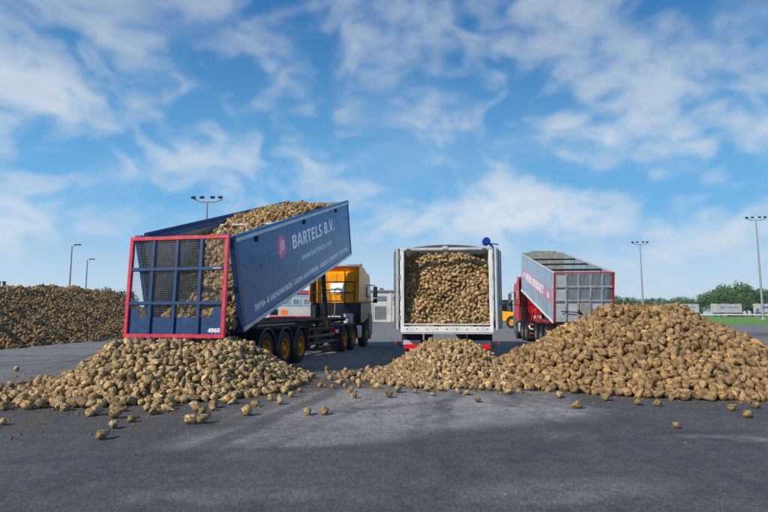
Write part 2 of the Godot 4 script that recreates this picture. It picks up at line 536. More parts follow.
		part(mi, "mirror_arm", MB.new().path([Vector3(s * 1.2, 2.95, -4.75), Vector3(s * 1.44, 2.95, -4.86)], 0.022).path([Vector3(s * 1.2, 2.15, -4.9), Vector3(s * 1.44, 2.1, -4.86)], 0.022), M.dark)
		part(mi, "mirror_glass", MB.new().box(Vector3(s * 1.46, 2.62, -4.785), Vector3(0.17, 0.54, 0.006), 0.0), M.steel)
	part(cab, "windscreen", MB.new().box(Vector3(0, 2.75, -5.01), Vector3(2.1, 0.95, 0.02), 0.01, Basis(Vector3.RIGHT, -0.27)), M.glass)
	part(cab, "sun_visor", MB.new().box(Vector3(0, 3.42, -4.98), Vector3(2.2, 0.22, 0.06), 0.02, Basis(Vector3.RIGHT, -0.5)), M.fender_edge)
	# rear wall of the cab: ribs, notice plate
	for x in [-0.9, -0.45, 0.0, 0.45, 0.9]:
		part(cab, "wall_rib", MB.new().box(Vector3(x, 2.75, -2.862), Vector3(0.05, 1.25, 0.02), 0.006), body)
	var pl := part(cab, "notice_plate", MB.new().box(Vector3(0.1, 2.72, -2.84), Vector3(0.72, 0.5, 0.012), 0.004), M.letter)
	part(pl, "plate_arch", MB.new().lathe_x(Vector3.ZERO, [Vector2(0.004, 0.16), Vector2(0.004, 0.13)], 24), M.dark, Transform3D(Basis(Vector3.UP, -PI / 2), Vector3(0.1, 2.6, -2.829)))
	# deck behind the cab: hose rack, exhaust, air tanks
	part(t, "catwalk", MB.new().box(Vector3(0, 1.06, -2.35), Vector3(1.6, 0.04, 0.8), 0.01), M.alloy)
	var rack := part(t, "hose_rack", MB.new().path([Vector3(-1.05, 1.05, -2.45), Vector3(-1.05, 3.0, -2.45), Vector3(1.0, 3.0, -2.45), Vector3(1.0, 1.05, -2.45)], 0.03).path([Vector3(-1.05, 2.5, -2.45), Vector3(1.0, 2.5, -2.45)], 0.025).path([Vector3(0.55, 1.05, -2.45), Vector3(0.55, 3.5, -2.45)], 0.025).path([Vector3(-0.6, 1.05, -2.45), Vector3(-0.6, 3.0, -2.45)], 0.025), M.dark)
	for k in 4:
		var px := -0.4 + k * 0.16
		var ps := []
		for j in 9:
			var u := j / 8.0
			ps.append(Vector3(px + 0.1 * sin(u * PI), lerpf(2.45, 1.15, u) - 0.25 * sin(u * PI), lerpf(-2.42, -1.7, u)))
		part(rack, "air_hose", MB.new().path(ps, 0.016, 6), [M.lamp_red, M.rubber, M.rubber, M.yellow_rim][k])
	part(t, "exhaust_box", MB.new().box(Vector3(-0.95, 1.5, -2.62), Vector3(0.3, 0.9, 0.36), 0.06), M.dark)
	part(t, "exhaust_stack", MB.new().cyl(Vector3(-0.98, 1.9, -2.62), Vector3(-0.98, 3.6, -2.62), 0.07, 0.07, 14), M.chassis)
	part(t, "air_tank", MB.new().cyl(Vector3(-0.35, 1.3, -2.5), Vector3(0.35, 1.3, -2.5), 0.15, 0.15, 18), M.alloy)
	part(t, "equipment_box", MB.new().box(Vector3(0.75, 1.32, -2.5), Vector3(0.42, 0.45, 0.4), 0.03), M.alloy)
	return t

# ---------------------------------------------------------------- the blue trailer. Origin: ground below the middle of the body's rear; forward is -z
func blue_trailer(at: Vector3, yaw: float, phi: float, L: float, H: float, rear_y: float):
	var t := thing("tipping_trailer", "dark blue tipping trailer with white lettering raised behind the yellow truck", "trailer", at, yaw)
	var tb := Transform3D(Basis(Vector3.RIGHT, phi), Vector3(0, rear_y, 0))
	var W := 2.55
	part(t, "body_floor", MB.new().box(Vector3(0, 0.07, -L * 0.5), Vector3(W - 0.1, 0.08, L - 0.04)).box(Vector3(-0.55, -0.1, -L * 0.5), Vector3(0.12, 0.24, L - 0.3)).box(Vector3(0.55, -0.1, -L * 0.5), Vector3(0.12, 0.24, L - 0.3)), M.chassis, tb)
	part(t, "front_panel", MB.new().box(Vector3(0, H * 0.5, -L + 0.03), Vector3(W - 0.11, H - 0.06, 0.05), 0.01), M.alloy_in, tb)
	for s in [-1.0, 1.0]:
		var planks := 7
		var y0 := 0.13
		var ph: float = (H - 0.12 - y0) / planks
		var inner := part(t, "side_panel", MB.new().box(Vector3(s * (W * 0.5 - 0.045), (H + y0) * 0.5 - 0.05, -L * 0.5), Vector3(0.03, H - y0 - 0.12, L - 0.1), 0.003), M.alloy_in, tb)
		for k in planks:
			part(inner, "plank", MB.new().box(Vector3(s * (W * 0.5 - 0.016), y0 + ph * (k + 0.5), -L * 0.5), Vector3(0.024, ph - 0.001, L - 0.1), 0.0012), M.navy)
		part(inner, "top_rail", MB.new().box(Vector3(s * (W * 0.5 - 0.02), H - 0.05, -L * 0.5), Vector3(0.1, 0.13, L), 0.015), M.navy)
		part(inner, "rail_strip", MB.new().box(Vector3(s * (W * 0.5 + 0.034), H - 0.1, -L * 0.5), Vector3(0.01, 0.09, L - 0.02), 0.004), M.rail)
		part(inner, "bottom_rail", MB.new().box(Vector3(s * (W * 0.5 - 0.01), 0.055, -L * 0.5), Vector3(0.08, 0.11, L), 0.012), M.rail)
		part(inner, "rear_post", MB.new().box(Vector3(s * (W * 0.5 - 0.05), H * 0.5, -0.03), Vector3(0.13, H + 0.02, 0.2), 0.015), M.navy_frame)
		part(inner, "front_post", MB.new().box(Vector3(s * (W * 0.5 - 0.03), H * 0.5, -L + 0.05), Vector3(0.09, H + 0.02, 0.12), 0.02), M.navy_frame)
		for k in 3:
			part(inner, "tarp_hook", MB.new().box(Vector3(s * (W * 0.5 + 0.02), H - 0.24, -1.2 - k * 3.7), Vector3(0.05, 0.14, 0.09), 0.01), M.rubber)
		if s > 0:
			var face := func(z: float, y: float) -> Transform3D: return Transform3D(Basis(Vector3(0, 0, -1), Vector3.UP, Vector3.RIGHT), Vector3(W * 0.5 - 0.002, y, -z))
			lettering(inner, "name_lettering", "BARTELS B.V.", 0.43, 4.5, face.call(3.74, 1.39), M.letter, 800)
			lettering(inner, "web_lettering", "www.bartelsbv.com", 0.21, 3.35, face.call(4.42, 0.91), M.letter, 500)
			lettering(inner, "trade_lettering", "INFRA- & GRONDWERKEN - GROEN- & SLOOPWERK - HANDEL & TRANSPORT - RECYCLING", 0.165, 9.2, face.call(0.72, 0.3), M.letter, 700)
			part(inner, "emblem", MB.new().lathe_x(Vector3.ZERO, [Vector2(-0.004, 0.335), Vector2(0.003, 0.33), Vector2(0.003, 0.001)], 36), M.emblem, Transform3D(Basis(), Vector3(W * 0.5, 1.62, -2.84)))
			lettering(inner, "emblem_letters", "JB", 0.36, 0.38, face.call(2.66, 1.44) * Transform3D(Basis(), Vector3(0, 0, 0.009)), M.letter, 800)
		part(t, "rear_roller", MB.new().cyl(Vector3(s * 0.9, 0.0, 0.02), Vector3(s * 0.9 - 0.2 * s, 0.0, 0.02), 0.05, 0.05, 12), M.steel, tb)
	part(t, "sill", MB.new().box(Vector3(0, 0.05, 0.0), Vector3(W - 0.24, 0.1, 0.12), 0.01), M.navy_frame, tb)
	part(t, "cross_bar", MB.new().cyl(Vector3(-W * 0.5 + 0.06, H - 0.16, -3.9), Vector3(W * 0.5 - 0.06, H - 0.16, -3.9), 0.05, 0.05, 14), M.bar_grey, tb)
	part(t, "tarp_roll", MB.new().cyl(Vector3(-W * 0.5 - 0.02, H + 0.05, -0.4), Vector3(-W * 0.5 - 0.02, H + 0.05, -L + 0.2), 0.06, 0.06, 12), M.navy_frame, tb)
	# tailgate, hung at the top and swung a little outwards
	var GW := 2.547
	var GH := 2.375
	var tg := Transform3D(Basis(Vector3.RIGHT, -0.041), Vector3(0, 3.335, 0.86))
	var gate := part(t, "tailgate", MB.new().box(Vector3(0, -0.045, 0), Vector3(GW, 0.09, 0.09)).box(Vector3(0, -GH + 0.045, 0), Vector3(GW, 0.09, 0.09)).box(Vector3(-GW * 0.5 + 0.045, -GH * 0.5, 0), Vector3(0.09, GH - 0.18, 0.09)).box(Vector3(GW * 0.5 - 0.045, -GH * 0.5, 0), Vector3(0.09, GH - 0.18, 0.09)), M.pink_red, tg)
	gate.set_meta("label", "red framed tailgate with wire mesh, swung open at the bottom")
	var xs := [-GW * 0.5 + 0.09, -GW * 0.5 + GW * 0.25, -GW * 0.5 + GW * 0.49, -GW * 0.5 + GW * 0.735, GW * 0.5 - 0.09]
	var ys := [-0.09, -GH * 0.33, -GH * 0.665, -GH + 0.09]
	for k in [1, 2, 3]:
		part(gate, "upright", MB.new().box(Vector3(xs[k], -GH * 0.5, 0.008), Vector3(0.085, GH - 0.18, 0.07), 0.01), M.navy_frame)
	for k in [1, 2]:
		part(gate, "cross_rail", MB.new().box(Vector3(0, ys[k], 0.016), Vector3(GW - 0.18, 0.08, 0.07), 0.01), M.navy_frame)
	var plate_top := -GH * 0.8
	for k in 4:
		var xa: float = xs[k]
		var xb: float = xs[k + 1]
		var pb := MB.new().box(Vector3((xa + xb) * 0.5, (plate_top + ys[3]) * 0.5, -0.02), Vector3(xb - xa, plate_top - ys[3], 0.012), 0.002)
		if k == 3:
			pb.box(Vector3(xb - 0.12, (plate_top + plate_top + 0.24) * 0.5, -0.02), Vector3(0.24, 0.24, 0.012), 0.002)
		if k == 0:
			pb.box(Vector3(xa + 0.12, (plate_top + plate_top + 0.2) * 0.5, -0.02), Vector3(0.24, 0.2, 0.012), 0.002)
		part(gate, "kick_plate", pb, M.navy_frame)
		for j in 3:
			var yt: float = ys[j]
			var yb: float = ys[j + 1] if j < 2 else plate_top
			var wm := MB.new()
			var x := xa + 0.04
			while x < xb - 0.02:
				wm.box(Vector3(x, (yt + yb) * 0.5, -0.03), Vector3(0.004, yt - yb, 0.004), 0.0)
				x += 0.05
			var y := yt - 0.04
			while y > yb:
				wm.box(Vector3((xa + xb) * 0.5, y, -0.035), Vector3(xb - xa, 0.004, 0.004), 0.0)
				y -= 0.05
			part(gate, "wire_mesh", wm, M.wire)
	lettering(gate, "fleet_number", "4960", 0.1, 0.29, Transform3D(Basis(), Vector3(GW * 0.5 - 0.42, -GH + 0.13, -0.008)), M.letter, 700)
	part(gate, "maker_plate", MB.new().box(Vector3(GW * 0.5 - 0.25, ys[1] + 0.005, 0.053), Vector3(0.2, 0.02, 0.004), 0.0), M.rail)
	for s in [-1.0, 1.0]:
		part(gate, "hinge", MB.new().cyl(Vector3(s * 1.0, 0.02, 0), Vector3(s * 1.16, 0.02, 0), 0.035, 0.035, 12).bar(Vector3(s * 1.08, 0.02, 0), Vector3(s * 1.08, 0.06, -0.22), 0.05, 0.04), M.navy_frame)
	# chassis
	for s in [-1.0, 1.0]:
		part(t, "chassis_rail", MB.new().ext([Vector2(-0.55, 1.02), Vector2(-0.55, 1.34), Vector2(-10.3, 1.40), Vector2(-10.3, 1.2), Vector2(-7.0, 1.14), Vector2(-5.6, 0.98)], s * 0.5, s * 0.62, 0.008), M.chassis)
		part(t, "side_rail", MB.new().ext([Vector2(-0.8, 1.27), Vector2(-0.8, 1.34), Vector2(-10.0, 1.41), Vector2(-10.0, 1.34)], s * 1.16, s * 1.2, 0.006), M.dark)
		part(t, "grease_tube", MB.new().cyl(Vector3(s * 1.2, 1.2, -0.9), Vector3(s * 1.2, 1.22, -3.6), 0.035, 0.035, 10), M.fender_edge)
		for z in [-0.8, -4.4, -6.6, -9.6]:
			part(t, "outrigger", MB.new().bar(Vector3(s * 0.6, 1.25, z), Vector3(s * 1.18, 1.31, z), 0.08, 0.1), M.chassis)
	for z in [-0.7, -2.0, -4.5, -6.5, -8.5, -10.2]:
		part(t, "cross_member", MB.new().box(Vector3(0, 1.24, z), Vector3(1.0, 0.18, 0.12)), M.chassis)
	var r := 0.52
	for k in 3:
		var z := -1.42 - 1.31 * k
		part(t, "axle", MB.new().cyl(Vector3(-0.95, r, z), Vector3(0.95, r, z), 0.075, 0.075, 12), M.chassis)
		for s in [-1.0, 1.0]:
			wheel(t, Vector3(s * 1.06, r, z), s, r, 0.4, M.yellow_rim, 0.1)
			fender(t, Vector3(s * 1.06, r, z), r + 0.085, 0.44)
			part(t, "air_spring", MB.new().cyl(Vector3(s * 0.56, r + 0.1, z + 0.2), Vector3(s * 0.56, 1.05, z + 0.2), 0.13, 0.13, 14), M.rubber)
	for s in [-1.0, 1.0]:
		for k in 3:
			part(t, "guard_bar", MB.new().bar(Vector3(s * 1.2, 0.52 + 0.24 * k, -4.85), Vector3(s * 1.2, 0.52 + 0.24 * k, -7.9), 0.03, 0.09), M.dark_blue if k < 2 else M.chassis)
		for z in [-5.1, -7.5]:
			part(t, "guard_post", MB.new().box(Vector3(s * 1.15, 0.86, z), Vector3(0.06, 0.8, 0.08)), M.chassis)
		part(t, "landing_leg", MB.new().box(Vector3(s * 0.78, 0.95, -7.1), Vector3(0.13, 0.7, 0.13)).box(Vector3(s * 0.78, 0.5, -7.1), Vector3(0.1, 0.4, 0.1)).box(Vector3(s * 0.78, 0.3, -7.1), Vector3(0.24, 0.04, 0.2)), M.chassis)
	part(t, "tool_box", MB.new().box(Vector3(0.85, 0.8, -6.1), Vector3(0.55, 0.5, 0.8), 0.03), M.dark)
	part(t, "hose_coil", MB.new().lathe_x(Vector3(1.05, 1.08, -7.5), [Vector2(-0.05, 0.12), Vector2(-0.05, 0.17), Vector2(0.05, 0.17), Vector2(0.05, 0.12), Vector2(-0.05, 0.12)], 20), M.yellow_rim)
	part(t, "rear_bumper", MB.new().box(Vector3(0, 0.6, -0.5), Vector3(2.4, 0.12, 0.08), 0.01).box(Vector3(-0.7, 0.85, -0.56), Vector3(0.08, 0.5, 0.06)).box(Vector3(0.7, 0.85, -0.56), Vector3(0.08, 0.5, 0.06)), M.chassis)
	var cy := group_part(t, "lift_cylinder")
	var ca := Vector3(0, 0.95, -10.62)
	var cb: Vector3 = tb * Vector3(0, H * 0.75, -L - 0.12)
	var rad := [0.12, 0.1, 0.085, 0.07]
	for k in 4:
		part(cy, "cylinder_stage", MB.new().cyl(ca.lerp(cb, k * 0.25), ca.lerp(cb, (k + 1) * 0.25 + (0.02 if k < 3 else 0.0)), rad[k], rad[k], 16), M.dark if k == 0 else M.chassis)
	part(t, "cylinder_bracket", MB.new().box(Vector3(0, H * 0.75, -L - 0.06), Vector3(0.4, 0.2, 0.14), 0.02), M.chassis, tb)
	return t

# ---------------------------------------------------------------- the white trailer with its rear doors folded open
func white_trailer(at: Vector3, yaw: float):
	var t := thing("box_trailer", "white trailer with open rear doors and a full load of beets", "trailer", at, yaw)
	var W := 2.55
	var L := 12.5
	var y0 := 1.04
	var H := 2.335
	part(t, "floor", MB.new().box(Vector3(0, y0 + 0.1, -L * 0.5), Vector3(W - 0.1, 0.1, L - 0.2)), M.alloy_in)
	part(t, "front_wall", MB.new().box(Vector3(0, y0 + H * 0.5, -L + 0.03), Vector3(W - 0.1, H - 0.1, 0.06)), M.white_paint)
	for s in [-1.0, 1.0]:
		var wl := part(t, "side_wall", MB.new().box(Vector3(s * (W * 0.5 - 0.03), y0 + H * 0.5 + 0.03, -L * 0.5), Vector3(0.05, H - 0.1, L - 0.2), 0.006), M.white_paint)
		part(wl, "top_rail", MB.new().box(Vector3(s * (W * 0.5 - 0.03), y0 + H - 0.03, -L * 0.5), Vector3(0.09, 0.1, L - 0.16), 0.015), M.white_paint)
		part(wl, "bottom_rail", MB.new().box(Vector3(s * (W * 0.5 - 0.02), y0 + 0.06, -L * 0.5), Vector3(0.08, 0.13, L - 0.16), 0.015), M.white_paint)
	# rear frame
	for s in [-1.0, 1.0]:
		var po := part(t, "rear_post", MB.new().box(Vector3(s * (W * 0.5 - 0.05), y0 + H * 0.5, 0), Vector3(0.1, H - 0.18, 0.14), 0.012), M.white_paint)
		for k in 4:
			part(po, "hinge", MB.new().cyl(Vector3(s * (W * 0.5 + 0.02), y0 + 0.3 + k * 0.56, 0.05), Vector3(s * (W * 0.5 + 0.02), y0 + 0.44 + k * 0.56, 0.05), 0.03, 0.03, 10), M.steel)
	var tbm := part(t, "top_bar", MB.new().box(Vector3(0, y0 + H - 0.05, 0), Vector3(W, 0.08, 0.13), 0.012), M.alloy)
	part(tbm, "bar_joint", MB.new().box(Vector3(-0.02, y0 + H - 0.02, 0.02), Vector3(0.16, 0.1, 0.14), 0.02), M.alloy)
	for s in [-1.0, 1.0]:
		part(tbm, "bar_latch", MB.new().box(Vector3(s * 1.05, y0 + H - 0.06, 0.07), Vector3(0.12, 0.05, 0.05), 0.01), M.steel)
	var sill := part(t, "rear_sill", MB.new().box(Vector3(0, y0 + 0.045, 0.01), Vector3(W, 0.17, 0.16), 0.015), M.white_paint)
	part(sill, "sill_lip", MB.new().box(Vector3(0, y0 + 0.19, 0.05), Vector3(W - 0.22, 0.035, 0.1), 0.008), M.white_paint)
	part(sill, "sill_rail", MB.new().box(Vector3(0, y0 - 0.06, 0.03), Vector3(W - 0.06, 0.03, 0.12), 0.006), M.alloy)
	for k in 9:
		part(sill, "sill_bolt", MB.new().cyl(Vector3(-1.1 + k * 0.275, y0 + 0.06, 0.085), Vector3(-1.1 + k * 0.275, y0 + 0.06, 0.1), 0.02, 0.018, 8), M.steel)
	# doors folded back along the sides
	for s in [-1.0, 1.0]:
		var open := 0.13 if s < 0 else 0.22
		var bs := Basis(Vector3.UP, -s * open)
		var td := Transform3D(bs, Vector3(s * (W * 0.5 + 0.08), y0 + 0.02, 0.06))
		var dr := part(t, "rear_door", MB.new().box(Vector3(0, H * 0.5, -0.62), Vector3(0.045, H - 0.06, 1.22), 0.008), M.white_paint, td)
		part(dr, "door_seal", MB.new().box(Vector3(-s * 0.045, H * 0.5, -0.62), Vector3(0.04, H - 0.1, 1.18), 0.012), M.rubber)
		for k in [0.3, 0.85]:
			part(dr, "lock_rod", MB.new().cyl(Vector3(s * 0.05, 0.05, -k), Vector3(s * 0.05, H - 0.05, -k), 0.016, 0.016, 8), M.steel)
		part(dr, "lock_handle", MB.new().box(Vector3(s * 0.06, 0.75, -0.85), Vector3(0.03, 0.05, 0.3), 0.01), M.steel)
		part(dr, "door_edge", MB.new().box(Vector3(0, H * 0.5, 0.0), Vector3(0.06, H - 0.04, 0.03), 0.006), M.alloy)
	# tarpaulin over bows
	var tp := MB.new()
	var seg := 10
	for k in seg:
		var a := lerpf(-1.0, 1.0, float(k) / seg)
		var b := lerpf(-1.0, 1.0, float(k + 1) / seg)
		var ya := y0 + H + 0.02 + 0.13 * (1.0 - a * a)
		var yb := y0 + H + 0.02 + 0.13 * (1.0 - b * b)
		for j in 6:
			var z0 := -0.35 - j * 2.02
			var z1 := z0 - 2.02
			var d0 := 0.0 if j > 0 else 0.02
			tp.quad(Vector3(a * 1.24, ya - d0, z0), Vector3(b * 1.24, yb - d0, z0), Vector3(b * 1.24, yb, z1), Vector3(a * 1.24, ya, z1), Vector3(-(yb - ya), (b - a) * 1.24, 0).normalized())
			tp.quad(Vector3(a * 1.24, ya - d0 - 0.012, z0), Vector3(b * 1.24, yb - d0 - 0.012, z0), Vector3(b * 1.24, yb - 0.012, z1), Vector3(a * 1.24, ya - 0.012, z1), Vector3((yb - ya), -(b - a) * 1.24, 0).normalized())
		tp.quad(Vector3(a * 1.24, ya - 0.02, -0.35), Vector3(b * 1.24, yb - 0.02, -0.35), Vector3(b * 1.24, yb - 0.032, -0.35), Vector3(a * 1.24, ya - 0.032, -0.35), Vector3(0, 0, 1))
	part(t, "tarpaulin", tp, M.tarp)
	var mo := part(t, "tarp_motor", MB.new().cyl(Vector3(1.12, y0 + H + 0.15, -0.12), Vector3(1.12, y0 + H + 0.15, 0.1), 0.11, 0.11, 22).cyl(Vector3(1.12, y0 + H + 0.15, 0.1), Vector3(1.12, y0 + H + 0.15, 0.13), 0.085, 0.07, 22), M.motor_blue)
	part(mo, "motor_bracket", MB.new().bar(Vector3(1.18, y0 + H + 0.12, 0), Vector3(1.32, y0 + H - 0.03, 0), 0.04, 0.05).cyl(Vector3(1.12, y0 + H + 0.1, 0.02), Vector3(1.45, y0 + H + 0.06, 0.02), 0.016, 0.016, 8), M.motor_blue)
	# underside
	for s in [-1.0, 1.0]:
		part(t, "chassis_rail", MB.new().box(Vector3(s * 0.5, 0.84, -L * 0.5), Vector3(0.12, 0.3, L - 0.6)), M.chassis)
		var fl := part(t, "mud_flap", MB.new().box(Vector3(s * 0.98, 0.78, -0.3), Vector3(0.56, 0.5, 0.03), 0.006), M.rubber)
		part(fl, "splash_plate", MB.new().box(Vector3(s * 0.98, 0.68, -0.27), Vector3(0.5, 0.2, 0.02), 0.006), M.alloy)
		var lc := part(t, "lamp_bracket", MB.new().bar(Vector3(s * 0.8, 0.62, -0.1), Vector3(s * 1.32, 0.64, -0.1), 0.05, 0.05), M.chassis)
		part(lc, "tail_lamp", MB.new().box(Vector3(s * 0.98, 0.61, -0.05), Vector3(0.4, 0.14, 0.08), 0.02), M.lamp_red)
		part(lc, "marker_arm", MB.new().bar(Vector3(s * 1.2, 0.62, -0.06), Vector3(s * 1.4, 0.72, -0.02), 0.05, 0.05), M.rubber)
		part(lc, "marker_lamp", MB.new().box(Vector3(s * 1.4, 0.72, 0.0), Vector3(0.06, 0.07, 0.08), 0.015), M.lamp_red)
		part(t, "landing_leg", MB.new().box(Vector3(s * 0.8, 0.55, -9.4), Vector3(0.13, 0.9, 0.13)).box(Vector3(s * 0.8, 0.05, -9.4), Vector3(0.3, 0.1, 0.26)), M.chassis)
	for k in 3:
		var z := -2.2 - 1.31 * k
		part(t, "axle", MB.new().cyl(Vector3(-0.95, 0.5, z), Vector3(0.95, 0.5, z), 0.075, 0.075, 12), M.chassis)
		for s in [-1.0, 1.0]:
			wheel(t, Vector3(s * 1.05, 0.5, z), s, 0.5, 0.4, M.alloy, 0.1)
			fender(t, Vector3(s * 1.05, 0.5, z), 0.58, 0.44, false)
	return t

# ---------------------------------------------------------------- the grey tipping trailer behind the right heap
func grey_trailer(at: Vector3, yaw: float, phi: float, L: float, H: float, rear_y: float):
	var t := thing("tipping_trailer", "empty grey aluminium tipping trailer with a pink side band behind the red truck", "trailer", at, yaw)
	var W := 2.5
	var tb := Transform3D(Basis(Vector3.RIGHT, phi), Vector3(0, rear_y, 0))
	part(t, "body_floor", MB.new().box(Vector3(0, 0.06, -L * 0.5), Vector3(W - 0.1, 0.08, L - 0.04)).box(Vector3(-0.5, -0.1, -L * 0.5), Vector3(0.1, 0.22, L - 0.3)).box(Vector3(0.5, -0.1, -L * 0.5), Vector3(0.1, 0.22, L - 0.3)), M.alloy_in, tb)
	part(t, "front_panel", MB.new().box(Vector3(0, H * 0.5 + 0.03, -L + 0.03), Vector3(W - 0.11, H + 0.06, 0.05), 0.01).box(Vector3(0, H + 0.1, -L + 0.03), Vector3(W * 0.6, 0.1, 0.05), 0.02), M.alloy_in, tb)
	for s in [-1.0, 1.0]:
		var inner := part(t, "side_panel", MB.new().box(Vector3(s * (W * 0.5 - 0.03), H * 0.5, -L * 0.5), Vector3(0.04, H - 0.14, L - 0.1), 0.004), M.side_grey, tb)
		part(inner, "top_rail", MB.new().box(Vector3(s * (W * 0.5 - 0.03), H - 0.04, -L * 0.5), Vector3(0.09, 0.1, L), 0.015), M.alloy)
		part(inner, "bottom_rail", MB.new().box(Vector3(s * (W * 0.5 - 0.02), 0.04, -L * 0.5), Vector3(0.09, 0.1, L), 0.012), M.white_paint)
		part(inner, "rear_post", MB.new().box(Vector3(s * (W * 0.5 - 0.04), H * 0.5, -0.05), Vector3(0.1, H, 0.12), 0.012), M.alloy)
		part(inner, "side_band", MB.new().box(Vector3(s * (W * 0.5 - 0.008), H * 0.5 - 0.02, -L * 0.5), Vector3(0.006, 0.62, L - 0.5), 0.0), M.red_band)
		if s < 0:
			var bs := Basis(Vector3(0, 0, 1), Vector3.UP, Vector3(-1, 0, 0))
			lettering(inner, "side_lettering", "VEEN BERKET", 0.42, 5.2, Transform3D(bs, Vector3(-W * 0.5 + 0.003, H * 0.5 - 0.23, -L + 1.5)), M.letter, 800)
			lettering(inner, "side_mark", "»", 0.3, 0.4, Transform3D(bs, Vector3(-W * 0.5 + 0.003, H * 0.5 - 0.2, -L + 0.7)), M.letter, 800)
			lettering(inner, "side_mark", "«", 0.3, 0.4, Transform3D(bs, Vector3(-W * 0.5 + 0.003, H * 0.5 - 0.2, -1.3)), M.letter, 800)
	for z in [-1.6, -3.9, -6.3]:
		part(t, "cross_bar", MB.new().cyl(Vector3(-W * 0.5 + 0.04, H - 0.1, z), Vector3(W * 0.5 - 0.04, H - 0.1, z), 0.045, 0.045, 12), M.chassis, tb)
	# tailgate: grid of aluminium bars in a red frame
	var tg := tb * Transform3D(Basis(), Vector3(0, 0, 0.07))
	var gate := part(t, "tailgate", MB.new().box(Vector3(-W * 0.5 + 0.03, H * 0.5, 0), Vector3(0.05, H, 0.1)).box(Vector3(W * 0.5 - 0.03, H * 0.5, 0), Vector3(0.05, H, 0.1)).box(Vector3(0, H - 0.025, 0), Vector3(W - 0.14, 0.05, 0.09)), M.red, tg)
	gate.set_meta("label", "tailgate of grey bars and mesh edged in red")
	var xs := [-W * 0.5 + 0.07, -W * 0.5 + W * 0.21, -W * 0.5 + W * 0.41, -W * 0.5 + W * 0.61, -W * 0.5 + W * 0.8, W * 0.5 - 0.07]
	var ys := [H - 0.06, H * 0.72, H * 0.45, 0.06]
	for k in [1, 2, 3, 4]:
		part(gate, "upright", MB.new().box(Vector3(xs[k], H * 0.5, 0.01), Vector3(0.08, H - 0.12, 0.07), 0.01), M.bar_grey)
	for k in [1, 2]:
		part(gate, "cross_rail", MB.new().box(Vector3(0, ys[k], 0.018), Vector3(W - 0.14, 0.08, 0.07), 0.01), M.bar_grey)
	part(gate, "sill", MB.new().box(Vector3(0, 0.03, 0.02), Vector3(W - 0.14, 0.1, 0.09), 0.01), M.chassis)
	for j in 3:
		for k in 5:
			var xa: float = xs[k] + 0.03
			var xb: float = xs[k + 1] - 0.03
			var yt: float = ys[j] - 0.03
			var yb: float = ys[j + 1] + 0.03
			var ce := Vector3((xa + xb) * 0.5, (yt + yb) * 0.5, -0.02)
			if k == 0 or (j == 2 and k != 2):
				part(gate, "infill_sheet", MB.new().box(ce, Vector3(xb - xa + 0.02, yt - yb + 0.02, 0.012), 0.003), M.alloy)
			elif j == 2 and k == 2:
				part(gate, "hatch", MB.new().box(ce + Vector3(0, 0.1, 0.02), Vector3(xb - xa - 0.02, yt - yb - 0.24, 0.03), 0.006), M.alloy_in)
			else:
				var wm := MB.new()
				var x := xa
				while x < xb:
					wm.box(Vector3(x, ce.y, -0.02), Vector3(0.012, yt - yb + 0.04, 0.012), 0.0)
					x += 0.03
				var y := yb
				while y < yt:
					wm.box(Vector3(ce.x, y, -0.03), Vector3(xb - xa + 0.04, 0.012, 0.012), 0.0)
					y += 0.03
				part(gate, "wire_mesh", wm, M.wire)
	part(gate, "latch_bar", MB.new().bar(Vector3(-0.95, 0.55, 0.08), Vector3(-0.1, 0.5, 0.08), 0.03, 0.035).bar(Vector3(-0.25, 0.6, 0.09), Vector3(-0.05, 0.42, 0.09), 0.06, 0.05), M.rubber)
	# chassis in red
	for s in [-1.0, 1.0]:
		part(t, "chassis_rail", MB.new().ext([Vector2(-0.3, 0.86), Vector2(-0.3, 1.14), Vector2(-8.6, 1.3), Vector2(-8.6, 1.12), Vector2(-5.0, 0.9)], s * 0.46, s * 0.58, 0.008), M.red)
		for k in 3:
			var z := -1.7 - 1.31 * k
			if s < 0:
				part(t, "axle", MB.new().cyl(Vector3(-0.95, 0.5, z), Vector3(0.95, 0.5, z), 0.075, 0.075, 12), M.chassis)
			if k < 2:
				wheel(t, Vector3(s * 1.05, 0.5, z), s, 0.5, 0.38, M.steel, 0.1)
			else:
				wheel(t, Vector3(s * 1.05, 0.56, z), s, 0.5, 0.38, M.steel, 0.1)
			fender(t, Vector3(s * 1.05, 0.5, z), 0.6, 0.42, false)
		part(t, "landing_leg", MB.new().box(Vector3(s * 0.8, 0.75, -6.0), Vector3(0.12, 0.8, 0.12)).box(Vector3(s * 0.8, 0.33, -6.0), Vector3(0.24, 0.05, 0.2)), M.red)
		part(t, "side_brace", MB.new().bar(Vector3(s * 0.9, 1.0, -4.9), Vector3(s * 0.9, 1.75, -6.6), 0.08, 0.08).bar(Vector3(s * 0.9, 1.0, -7.6), Vector3(s * 0.9, 1.75, -6.6), 0.08, 0.08), M.red)
		for k in 3:
			part(t, "guard_bar", MB.new().bar(Vector3(s * 1.16, 0.5 + 0.24 * k, -4.9), Vector3(s * 1.16, 0.5 + 0.24 * k, -6.6), 0.03, 0.09), M.red if k != 1 else M.white_paint)
		for z in [-5.0, -6.5]:
			part(t, "guard_post", MB.new().box(Vector3(s * 1.11, 0.82, z), Vector3(0.06, 0.7, 0.08)), M.chassis)
	part(t, "rear_bumper", MB.new().box(Vector3(0, 0.75, -0.3), Vector3(2.3, 0.16, 0.1), 0.01), M.red)
	for s in [-1.0, 1.0]:
		part(t, "tail_lamp", MB.new().box(Vector3(s * 0.95, 0.78, -0.2), Vector3(0.4, 0.16, 0.1), 0.02), M.lamp_red)
	part(t, "lift_cylinder", MB.new().cyl(Vector3(0, 1.0, -8.8), tb * Vector3(0, H * 0.7, -L - 0.1), 0.1, 0.07, 14), M.chassis)
	return t

# ---------------------------------------------------------------- beets
var beet_meshes: Array[ArrayMesh] = []
var far_beet_meshes: Array[ArrayMesh] = []

